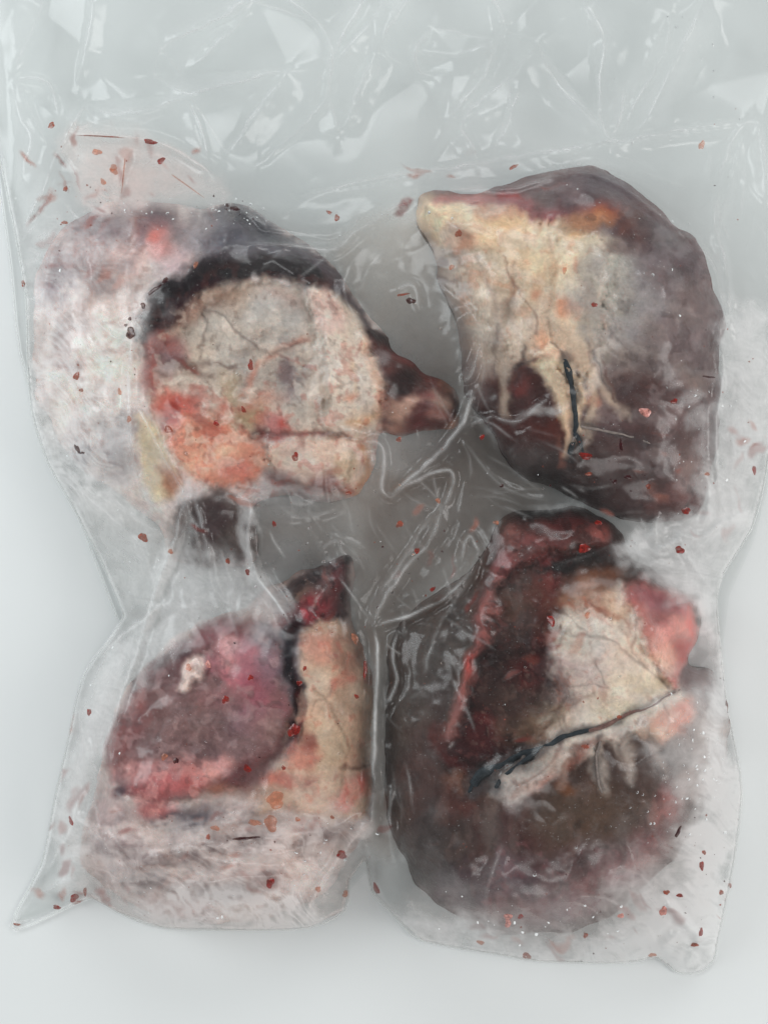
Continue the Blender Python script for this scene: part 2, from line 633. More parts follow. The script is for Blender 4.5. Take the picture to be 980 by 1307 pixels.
def tube(name, pts, w0, w1, zat, mat, parent, off, seed, wob=0.7):
    p = smooth_loop(pts, 8, False)
    w = fbm(p[:, 0], p[:, 1], 9, 3, seed + 5)
    w2 = fbm(p[:, 0], p[:, 1], 9, 3, seed + 6)
    k = len(p)
    tp = np.linspace(0, 1, k)
    p = p + np.stack([w, w2], -1) * wob
    rad = (w0 * (1 - tp) + w1 * tp) * 0.5 * (1 + 0.22 * fbm(p[:, 0], p[:, 1], 14, 2, seed + 7))
    rad[0] *= 0.4
    rad[-1] *= 0.3
    nr = 7
    co = []
    zs_ = np.array([zat(u, v) for u, v in p])
    kk = np.ones(9) / 9
    zs_ = np.convolve(np.pad(zs_, 4, mode='edge'), kk, mode='valid')
    C = np.array([pos(u, v, z_) for (u, v), z_ in zip(p, zs_)])
    for i in range(k):
        tdir = C[min(i + 1, k - 1)] - C[max(i - 1, 0)]
        tdir = tdir / (np.linalg.norm(tdir) + 1e-9)
        side = np.cross(tdir, (0, 0, 1))
        side = side / (np.linalg.norm(side) + 1e-9)
        up = np.cross(side, tdir)
        r = rad[i] * S
        for q in range(nr):
            an = 2 * math.pi * q / nr
            co.append(C[i] + side * math.cos(an) * r + up * (math.sin(an) * r * 0.4 + 0.2 * r))
    f = []
    for i in range(k - 1):
        for q in range(nr):
            f.append((i * nr + q, i * nr + (q + 1) % nr, (i + 1) * nr + (q + 1) % nr, (i + 1) * nr + q))
    me = mesh_np(name, np.array(co) - off, np.array(f))
    return link(name, me, mat, parent)


heart1 = dict(
    name='beef_heart', cat='meat', seed=100, gain=1.38, z=0.056, R=105, tilt=(0, 0.05, -0.05), base=(216, 206, 200),
    label='frozen heart with a round pale fatty hollow under a dark curved rim',
    outline=[(40, 430), (46, 350), (78, 296), (128, 266), (185, 258), (250, 264), (298, 258), (345, 286), (402, 322),
             (442, 366), (490, 428), (540, 468), (578, 492), (590, 522), (572, 550), (520, 556), (486, 556), (478, 600),
             (456, 636), (400, 634), (345, 634), (322, 660), (324, 712), (272, 722), (222, 714), (200, 664), (150, 628), (92, 586), (56, 520)],
    thick={'fat_layer': 2.6, 'dark_rim': 4.0, 'fat_ridge': 3.5, 'tissue_lobe': 3.0, 'artery_stump': 3.0, 'cut_flap': 1.6},
    ops=[
        B(120, 420, 70, 110, (214, 200, 192), 30), B(105, 330, 60, 45, (176, 160, 158), 25), B(75, 520, 40, 60, (216, 206, 200), 20),
        B(140, 470, 40, 55, (226, 214, 204), 22), B(130, 590, 42, 26, (168, 160, 158), 16), B(155, 540, 34, 16, (170, 160, 156), 9, 0.8),
        B(72, 360, 20, 34, (150, 132, 134), 14, 0.8), B(185, 290, 58, 24, (112, 92, 100), 16), B(120, 285, 45, 16, (150, 136, 138), 12),
        B(205, 312, 36, 20, (214, 152, 144), 16, 0.9, 20), B(203, 302, 12, 9, (212, 124, 114), 10, 0.6), B(165, 330, 22, 26, (214, 190, 184), 12),
        B(180, 300, 9, 22, (128, 104, 112), 7, 0.7, 20), B(228, 336, 26, 14, (212, 186, 182), 10, 0.8, -30), B(60, 440, 22, 26, (170, 150, 142), 12, 0.7),
        B(140, 352, 36, 12, (150, 130, 130), 9, 0.6, -35), B(105, 405, 14, 34, (180, 150, 140), 10, 0.6), B(100, 455, 26, 30, (222, 205, 196), 14, 0.7),
        # dark rim arching over the hollow
        P([(172, 440), (190, 386), (230, 346), (268, 316), (262, 286), (300, 262), (342, 288), (400, 320), (446, 366), (482, 420), (540, 470),
           (500, 470), (470, 440), (440, 400), (400, 372), (350, 356), (300, 362), (255, 388), (215, 424), (196, 452)], (64, 52, 58), 12, 1, 'dark_rim', 2.5),
        P([(262, 300), (300, 262), (345, 290), (400, 322), (370, 338), (310, 330)], (112, 108, 112), 12, 0.9), B(250, 300, 30, 26, (150, 142, 144), 14, 0.8), B(302, 274, 22, 12, (62, 58, 66), 9, 0.85, 30), B(340, 296, 26, 8, (58, 56, 66), 6, 0.8, 32), B(308, 306, 26, 8, (84, 82, 90), 8, 0.7),
        L([(186, 436), (202, 398), (245, 364), (300, 342), (350, 338), (405, 352)], 28, (38, 24, 31), 9), L([(268, 312), (300, 306), (350, 318)], 10, (120, 118, 124), 6, 0.6),
        L([(402, 330), (440, 372), (470, 412)], 14, (96, 84, 92), 6, 0.8), L([(200, 420), (230, 385), (280, 360)], 14, (70, 36, 44), 7, 0.8),
        SP([(40, 300), (180, 270), (190, 400), (160, 620), (60, 560)], (150, 134, 136), 26, 0.15, 701, 0.55), SP([(40, 300), (180, 270), (190, 400), (160, 620), (60, 560)], (170, 120, 104), 9, 0.5, 702, 0.6), SP([(60, 380), (170, 360), (170, 600), (80, 580)], (238, 226, 214), 20, 0.1, 703, 0.7),
        SP([(190, 400), (300, 330), (420, 350), (480, 440), (430, 400), (300, 370), (210, 430)], (104, 56, 48), 12, 0.25, 704, 0.6),
        # the pale hollow
        P([(200, 450), (232, 404), (285, 368), (345, 360), (398, 374), (440, 400), (472, 440), (484, 500), (474, 560), (400, 570), (330, 556), (250, 590), (205, 560), (186, 500)],
          (196, 182, 166), 12, 1, 'fat_layer', -1.2),
        B(255, 395, 36, 14, (156, 106, 80), 9, 0.55, -25), B(320, 385, 40, 16, (168, 132, 104), 12, 0.5, 5), B(360, 384, 22, 10, (184, 118, 100), 7, 0.5),
        B(345, 400, 44, 24, (190, 184, 174), 14, 0.9), B(275, 440, 44, 34, (196, 186, 172), 14), B(345, 470, 46, 44, (184, 176, 166), 16, 1, 0, None, -2),
        B(375, 470, 13, 34, (150, 144, 142), 10, 0.7), B(372, 480, 12, 16, (132, 108, 108), 8, 0.7), B(212, 448, 28, 24, (176, 128, 122), 12), B(198, 478, 18, 26, (168, 108, 100), 10, 0.9),
        B(222, 460, 14, 10, (150, 128, 128), 7, 0.8), B(243, 470, 16, 8, (100, 74, 66), 7, 0.8, 25), L([(205, 425), (235, 465), (250, 475)], 5, (150, 70, 58), 4, 0.6),
        B(225, 520, 28, 26, (200, 104, 86), 12, 0.9), B(218, 545, 20, 18, (176, 74, 62), 9, 0.7), L([(228, 505), (222, 535), (208, 552)], 8, (170, 58, 46), 5, 0.7),
        P([(212, 560), (232, 530), (262, 528), (300, 546), (334, 574), (330, 610), (296, 628), (244, 612)], (214, 152, 126), 9, 1, 'tissue_lobe', 4),
        B(270, 545, 20, 13, (198, 122, 102), 8, 0.8, 30), B(252, 590, 26, 18, (234, 178, 150), 10, 0.9), B(302, 600, 22, 16, (212, 134, 118), 9, 0.8), B(290, 575, 18, 10, (238, 190, 160), 7, 0.7),
        B(315, 533, 24, 16, (166, 148, 116), 10, 0.9), B(295, 500, 26, 14, (184, 164, 134), 9, 0.8, 60), B(330, 515, 34, 10, (186, 116, 92), 8, 0.45, -20), B(285, 518, 12, 10, (192, 96, 72), 7, 0.7),
        L([(395, 430), (352, 452), (330, 470), (312, 500)], 8, (190, 118, 92), 6, 0.6), L([(265, 402), (300, 412), (340, 452), (380, 440)], 3, (120, 110, 104), 3, 0.6),
        L([(250, 470), (262, 430), (258, 405)], 3, (120, 108, 100), 3, 0.5), L([(262, 460), (300, 470), (318, 465)], 2.5, (128, 112, 100), 3, 0.4),
        # upright pale ridge on the right side of the hollow
        P([(398, 372), (428, 378), (456, 400), (474, 440), (484, 490), (486, 530), (466, 552), (426, 548), (416, 500), (408, 440)], (212, 200, 184), 8, 1, 'fat_ridge', 4),
        B(418, 400, 16, 26, (222, 190, 178), 9, 0.8), L([(470, 440), (484, 500), (482, 540)], 12, (228, 190, 162), 6, 0.9), L([(450, 460), (452, 500)], 6, (206, 180, 148), 4, 0.7),
        L([(410, 400), (413, 470), (420, 535)], 5, (168, 160, 150), 4, 0.6), B(446, 505, 8, 6, (208, 150, 118), 5, 0.7), B(462, 536, 20, 10, (210, 176, 138), 7, 0.9),
        B(352, 545, 24, 18, (196, 126, 122), 9, 0.85), B(330, 556, 10, 8, (70, 50, 46), 6, 0.9), L([(322, 545), (340, 562), (365, 556), (420, 552)], 6, (140, 84, 80), 5, 0.8),
        B(365, 540, 10, 6, (196, 92, 80), 5, 0.8), L([(355, 520), (375, 545), (395, 552)], 4, (206, 130, 116), 4, 0.6),
        P([(342, 580), (362, 564), (400, 562), (432, 558), (470, 560), (476, 590), (460, 626), (430, 634), (392, 624), (352, 606)], (212, 190, 172), 7, 1, 'cut_flap', 5),
        B(375, 585, 26, 16, (224, 200, 184), 8, 0.9), B(415, 618, 24, 14, (156, 116, 112), 8, 0.85), B(360, 612, 26, 8, (138, 100, 98), 6, 0.8, 20), B(440, 592, 14, 22, (206, 186, 158), 7, 0.9),
        L([(466, 570), (470, 600), (452, 630)], 9, (204, 160, 122), 5, 0.9), B(442, 628, 8, 5, (190, 110, 80), 4, 0.8), L([(448, 575), (446, 612)], 5, (146, 130, 108), 4, 0.6),
        SP([(200, 420), (300, 370), (440, 390), (480, 540), (330, 560), (220, 600)], (120, 92, 78), 8, 0.52, 711, 0.55), SP([(200, 420), (300, 370), (470, 420), (480, 560), (220, 600)], (226, 214, 198), 16, 0.2, 712, 0.6), SP([(200, 420), (300, 500), (470, 420), (470, 620), (220, 620)], (188, 92, 72), 11, 0.42, 713, 0.55),
        L([(205, 470), (245, 480), (262, 462), (300, 474)], 4, (128, 100, 88), 4, 0.55, None, -0.6), L([(395, 385), (402, 440), (414, 520), (420, 550)], 5, (176, 164, 150), 4, 0.6, None, -0.6), L([(330, 560), (380, 552), (450, 556)], 5, (140, 92, 84), 4, 0.6, None, -0.7), L([(235, 530), (265, 522), (305, 546), (332, 570)], 4, (176, 112, 92), 4, 0.55, None, -0.5),
        # tail to the right
        P([(476, 420), (500, 438), (540, 468), (580, 494), (590, 522), (572, 550), (500, 554), (486, 540), (486, 480)], (112, 74, 70), 7, 1, 'artery_stump', 2),
        L([(480, 424), (510, 456), (545, 474)], 12, (58, 36, 40), 5), B(520, 462, 28, 8, (150, 78, 72), 6, 0.9, 32), B(510, 490, 22, 14, (58, 44, 46), 8, 0.95), B(548, 482, 20, 6, (140, 66, 56), 5, 0.8, 25),
        B(515, 522, 26, 16, (206, 172, 154), 8), B(508, 545, 18, 6, (204, 160, 140), 5, 0.8), B(540, 530, 16, 14, (120, 72, 72), 7, 0.9), B(560, 510, 14, 11, (192, 164, 146), 7, 0.8), B(540, 546, 18, 5, (128, 62, 62), 4, 0.8),
        L([(564, 488), (582, 500), (586, 524), (572, 548)], 9, (212, 170, 144), 5, 0.9), B(566, 488, 9, 4, (150, 72, 40), 4, 0.7, 30), B(560, 530, 12, 9, (190, 140, 128), 6, 0.7), B(546, 508, 10, 6, (160, 92, 88), 5, 0.7),
        # cream strip at the lower left and grey flap under the fold
        P([(172, 530), (190, 540), (215, 580), (226, 625), (205, 640), (180, 610)], (214, 198, 164), 8), B(214, 612, 10, 22, (182, 118, 88), 7, 0.8, -15),
        P([(222, 660), (240, 640), (320, 640), (326, 714), (222, 716)], (112, 102, 98), 9), B(275, 665, 26, 26, (94, 78, 78), 12), B(240, 690, 14, 20, (92, 84, 82), 8, 0.8), B(300, 690, 16, 22, (108, 98, 92), 9, 0.8),
        B(110, 650, 40, 20, (205, 198, 192), 12),
    ],
    veins=[([(258, 405), (262, 425), (255, 448), (262, 466), (300, 470)], 2.2, 1.4, VEIN_G), ([(300, 412), (318, 432), (345, 452), (362, 450), (382, 438)], 2.6, 1.4, VEIN_G)],
)

heart2 = dict(
    name='beef_heart', cat='meat', seed=200, gain=1.25, z=0.068, R=115, tilt=(0, 0.06, 0.0), base=(118, 92, 90),
    label='frozen heart with a wide cream fat cap spreading over grey purple muscle',
    outline=[(536, 276), (546, 250), (600, 244), (650, 238), (702, 222), (760, 214), (806, 236), (852, 280), (892, 312), (916, 380), (922, 450), (918, 530),
             (908, 605), (884, 656), (824, 668), (764, 646), (716, 628), (668, 606), (630, 560), (604, 512), (592, 470), (578, 400), (556, 335)],
    thick={'fat_cap': 3.2, 'fat_finger': 2.4, 'torn_flap': 1.5},
    ops=[
        B(850, 400, 70, 100, (126, 108, 108), 30), B(845, 380, 40, 40, (150, 138, 138), 25, 0.7), B(800, 500, 80, 60, (104, 72, 68), 30), B(870, 560, 44, 60, (118, 90, 88), 25), B(790, 600, 90, 50, (94, 64, 61), 24),
        B(868, 638, 44, 26, (128, 86, 82), 16, 0.8), B(820, 440, 30, 20, (100, 82, 84), 14, 0.8), B(840, 330, 40, 34, (122, 104, 106), 20), B(862, 350, 22, 40, (108, 84, 82), 14, 0.7, -30),
        B(800, 330, 20, 34, (138, 126, 126), 16, 0.7), B(850, 470, 60, 8, (150, 140, 138), 9, 0.4, 5), B(850, 530, 60, 9, (150, 138, 136), 9, 0.4, -8), B(800, 495, 16, 14, (84, 62, 66), 10, 0.8),
        B(880, 480, 26, 10, (118, 106, 96), 8, 0.6, 35), B(880, 600, 18, 26, (160, 142, 138), 12, 0.6), B(820, 560, 60, 14, (88, 64, 62), 12, 0.6), B(770, 540, 40, 18, (112, 78, 76), 12, 0.7),
        P([(592, 470), (640, 450), (700, 500), (726, 560), (720, 600), (690, 606), (640, 560), (612, 520)], (104, 66, 62), 10), B(645, 520, 28, 26, (90, 62, 60), 10, 0.9), B(700, 545, 16, 30, (112, 60, 52), 9, 0.9, -20),
        B(660, 500, 18, 9, (140, 70, 64), 7, 0.7, -20), B(690, 590, 60, 26, (82, 70, 68), 14, 0.9), B(720, 620, 60, 20, (86, 72, 70), 12, 0.9), B(690, 520, 12, 24, (80, 52, 52), 7, 0.7, -15),
        # fat cap
        P([(538, 262), (560, 254), (620, 256), (672, 272), (720, 292), (770, 300), (782, 340), (778, 400), (770, 440), (750, 470), (730, 500), (700, 470), (660, 450), (625, 440), (602, 400), (584, 340), (560, 310)],
          (228, 212, 184), 20, 1, 'fat_cap', 4),
        B(560, 280, 30, 26, (232, 206, 168), 14), B(640, 300, 50, 34, (228, 198, 156), 18, 0.9), B(730, 340, 44, 44, (222, 216, 194), 18), B(680, 380, 40, 34, (226, 206, 176), 15, 0.8), B(735, 300, 40, 16, (214, 206, 182), 12, 0.8),
        B(612, 380, 34, 52, (210, 198, 182), 18, 0.9), B(620, 430, 30, 44, (202, 190, 174), 14, 0.9), B(584, 340, 20, 40, (178, 160, 148), 14, 0.8), B(572, 390, 18, 60, (140, 126, 118), 14, 0.85), B(596, 450, 16, 50, (128, 112, 106), 14, 0.8), B(640, 350, 22, 24, (206, 190, 168), 10, 0.8),
        B(790, 390, 44, 70, (172, 164, 158), 30, 0.85), B(772, 350, 30, 50, (206, 200, 182), 22, 0.8), B(760, 440, 24, 34, (180, 172, 162), 12, 0.7),
        B(582, 300, 15, 9, (176, 142, 124), 7, 0.8, 30), B(588, 308, 16, 11, (220, 160, 120), 7, 0.6), B(640, 270, 30, 9, (206, 142, 118), 8, 0.6), B(610, 345, 22, 16, (216, 186, 158), 9, 0.6),
        B(640, 300, 26, 14, (232, 186, 130), 9, 0.6), B(674, 300, 8, 6, (226, 168, 104), 4, 0.7), B(652, 348, 13, 9, (210, 162, 130), 6, 0.6), B(718, 391, 24, 12, (222, 156, 118), 8, 0.8, 15), B(680, 360, 10, 16, (224, 166, 124), 7, 0.5), B(682, 376, 8, 6, (216, 124, 84), 4, 0.8),
        B(735, 337, 7, 4, (204, 112, 76), 3, 0.8, 40), B(728, 300, 10, 5, (226, 178, 110), 4, 0.7), B(690, 430, 18, 20, (226, 178, 142), 9, 0.7), B(720, 440, 12, 24, (228, 186, 150), 8, 0.7), B(735, 456, 10, 8, (220, 148, 104), 5, 0.7),
        B(625, 365, 10, 20, (214, 176, 146), 7, 0.6, 20), B(700, 405, 8, 22, (206, 176, 146), 6, 0.6, 10), L([(640, 330), (655, 370), (676, 395), (682, 425)], 3.5, (150, 130, 112), 3, 0.55), L([(600, 360), (640, 372), (675, 378)], 3, (150, 130, 116), 3, 0.5),
        L([(700, 330), (704, 380), (700, 430)], 4, (188, 164, 132), 4, 0.5), L([(660, 400), (676, 430), (690, 446)], 5, (168, 140, 118), 4, 0.5), L([(620, 400), (640, 430), (650, 450)], 6, (168, 152, 140), 5, 0.6), L([(755, 380), (770, 430), (780, 470)], 5, (150, 140, 134), 5, 0.5),
        B(640, 375, 48, 66, (208, 186, 158), 26, 0.65), B(690, 330, 60, 40, (220, 196, 160), 26, 0.5), B(765, 385, 30, 70, (186, 178, 160), 24, 0.6),
        # pink and brown upper border
        L([(560, 252), (620, 250), (672, 262), (696, 276)], 15, (188, 122, 116), 7, 0.9), L([(650, 250), (690, 272), (720, 272), (770, 254)], 22, (162, 96, 98), 8, 0.85), L([(640, 246), (660, 249)], 7, (170, 70, 62), 5, 0.8),
        P([(690, 246), (730, 222), (770, 216), (810, 240), (850, 284), (884, 320), (860, 350), (820, 320), (790, 296), (740, 290), (712, 270)], (110, 86, 88), 10, 0.95), B(722, 248, 30, 12, (140, 122, 122), 9, 0.7), B(690, 258, 14, 12, (118, 100, 98), 8, 0.7),
        B(760, 236, 28, 14, (86, 64, 74), 9, 0.8), B(760, 268, 28, 10, (170, 104, 92), 8, 0.7, -15), B(775, 270, 16, 8, (178, 96, 56), 6, 0.9, -10), B(752, 280, 30, 9, (204, 150, 96), 7, 0.7, -15), B(805, 290, 18, 12, (132, 76, 56), 8, 0.8, 30),
        B(790, 240, 22, 10, (96, 78, 86), 8, 0.8, 30), B(825, 300, 30, 12, (92, 72, 74), 8, 0.7, 40), B(850, 300, 26, 9, (98, 88, 90), 7, 0.7, 35), B(790, 315, 24, 12, (130, 104, 98), 9, 0.7), B(740, 288, 24, 10, (180, 128, 90), 7, 0.6),
        SP([(560, 270), (770, 300), (770, 440), (720, 500), (600, 420)], (214, 150, 112), 11, 0.42, 721, 0.5), SP([(560, 270), (770, 300), (770, 440), (720, 500), (600, 420)], (234, 224, 204), 22, 0.15, 722, 0.6), SP([(720, 460), (900, 330), (910, 640), (760, 650)], (76, 54, 54), 13, 0.3, 723, 0.6), SP([(740, 300), (910, 330), (905, 620), (760, 560)], (166, 154, 152), 24, 0.25, 724, 0.5), SP([(700, 240), (860, 280), (900, 360), (760, 290)], (70, 50, 54), 12, 0.25, 725, 0.6),
        L([(656, 340), (650, 390), (668, 440), (690, 455)], 5, (176, 146, 122), 4, 0.55, None, -0.7), L([(700, 300), (705, 360), (700, 420), (712, 452)], 5, (196, 168, 138), 4, 0.55, None, -0.7), L([(740, 350), (745, 410), (752, 460)], 5, (188, 168, 146), 4, 0.5, None, -0.6), L([(610, 330), (628, 380), (640, 440)], 5, (160, 142, 130), 5, 0.5, None, -0.7), B(676, 400, 14, 46, None, 10, 0.9, 0, None, 2.2), B(720, 380, 14, 50, None, 10, 0.9, 0, None, 2.2), B(632, 390, 14, 44, None, 10, 0.9, 0, None, 2.2),
        # fat fingers running down between the vessels
        P([(672, 462), (690, 448), (716, 456), (738, 490), (746, 540), (740, 566), (724, 570), (716, 540), (706, 510), (690, 480)], (226, 204, 172), 6, 1, 'fat_finger', 2),
        B(698, 470, 14, 18, (234, 214, 182), 6, 0.9, -15), B(704, 455, 40, 6, (206, 170, 146), 5, 0.6), L([(738, 470), (752, 500), (756, 545), (746, 580)], 11, (186, 166, 148), 7, 0.8), L([(752, 470), (770, 500), (792, 524)], 14, (172, 152, 142), 7, 0.6), L([(722, 500), (728, 540), (722, 575)], 8, (222, 190, 160), 5, 0.9),
        L([(640, 450), (642, 490), (648, 528)], 12, (192, 172, 150), 6, 0.75), L([(632, 440), (648, 470)], 14, (190, 176, 160), 6, 0.7), L([(662, 466), (680, 458)], 7, (70, 56, 58), 4, 0.7), L([(655, 480), (652, 520)], 5, (68, 48, 48), 4, 0.7), B(756, 512, 10, 7, (220, 160, 130), 5, 0.6),
        L([(726, 600), (736, 560), (744, 570), (746, 588)], 5, (48, 40, 42), 4, 0.7), L([(712, 560), (716, 585), (710, 600)], 4, (170, 110, 90), 4, 0.6),
    ],
    late=[L([(690, 400), (730, 450), (775, 500), (804, 534)], (32, 4), (210, 192, 170), 9, 0.7), L([(670, 420), (650, 470), (645, 532)], (26, 4), (206, 188, 168), 8, 0.7), L([(650, 396), (620, 446), (610, 500)], (28, 5), (190, 174, 158), 9, 0.6), L([(715, 420), (748, 480), (756, 562)], (22, 4), (208, 190, 166), 7, 0.65),
          L([(740, 380), (796, 430), (840, 452)], (44, 6), (182, 172, 164), 14, 0.6), L([(752, 340), (810, 380), (850, 390)], (40, 8), (176, 168, 160), 16, 0.5), L([(752, 450), (768, 480), (788, 510)], (4.5, 2), (72, 64, 68), 3, 0.65), L([(700, 436), (712, 450), (720, 466)], 4, (92, 80, 76), 3, 0.6), L([(668, 440), (664, 480), (652, 520)], (5, 2), (86, 66, 66), 3, 0.6), L([(636, 420), (630, 460), (628, 500)], (4, 2), (104, 88, 84), 3, 0.5), L([(776, 420), (800, 446), (830, 470)], (4, 2), (104, 92, 92), 4, 0.45)],
    veins=[([(720, 458), (728, 488), (733, 520), (734, 550), (726, 580)], 7, 5.0, VEIN), ([(733, 552), (740, 566), (745, 584)], 5.5, 4, VEIN), ([(766, 460), (778, 480), (783, 504)], 3.4, 2, VEIN), ([(735, 543), (760, 548), (800, 556), (830, 566)], 4, 1.6, VEIN_G),
           ([(650, 505), (662, 480), (682, 458)], 3, 2, VEIN), ([(640, 330), (652, 365), (676, 398), (682, 425)], 2.2, 1.4, VEIN_B), ([(742, 440), (756, 470), (778, 498)], 2.6, 1.5, VEIN_G)],
)

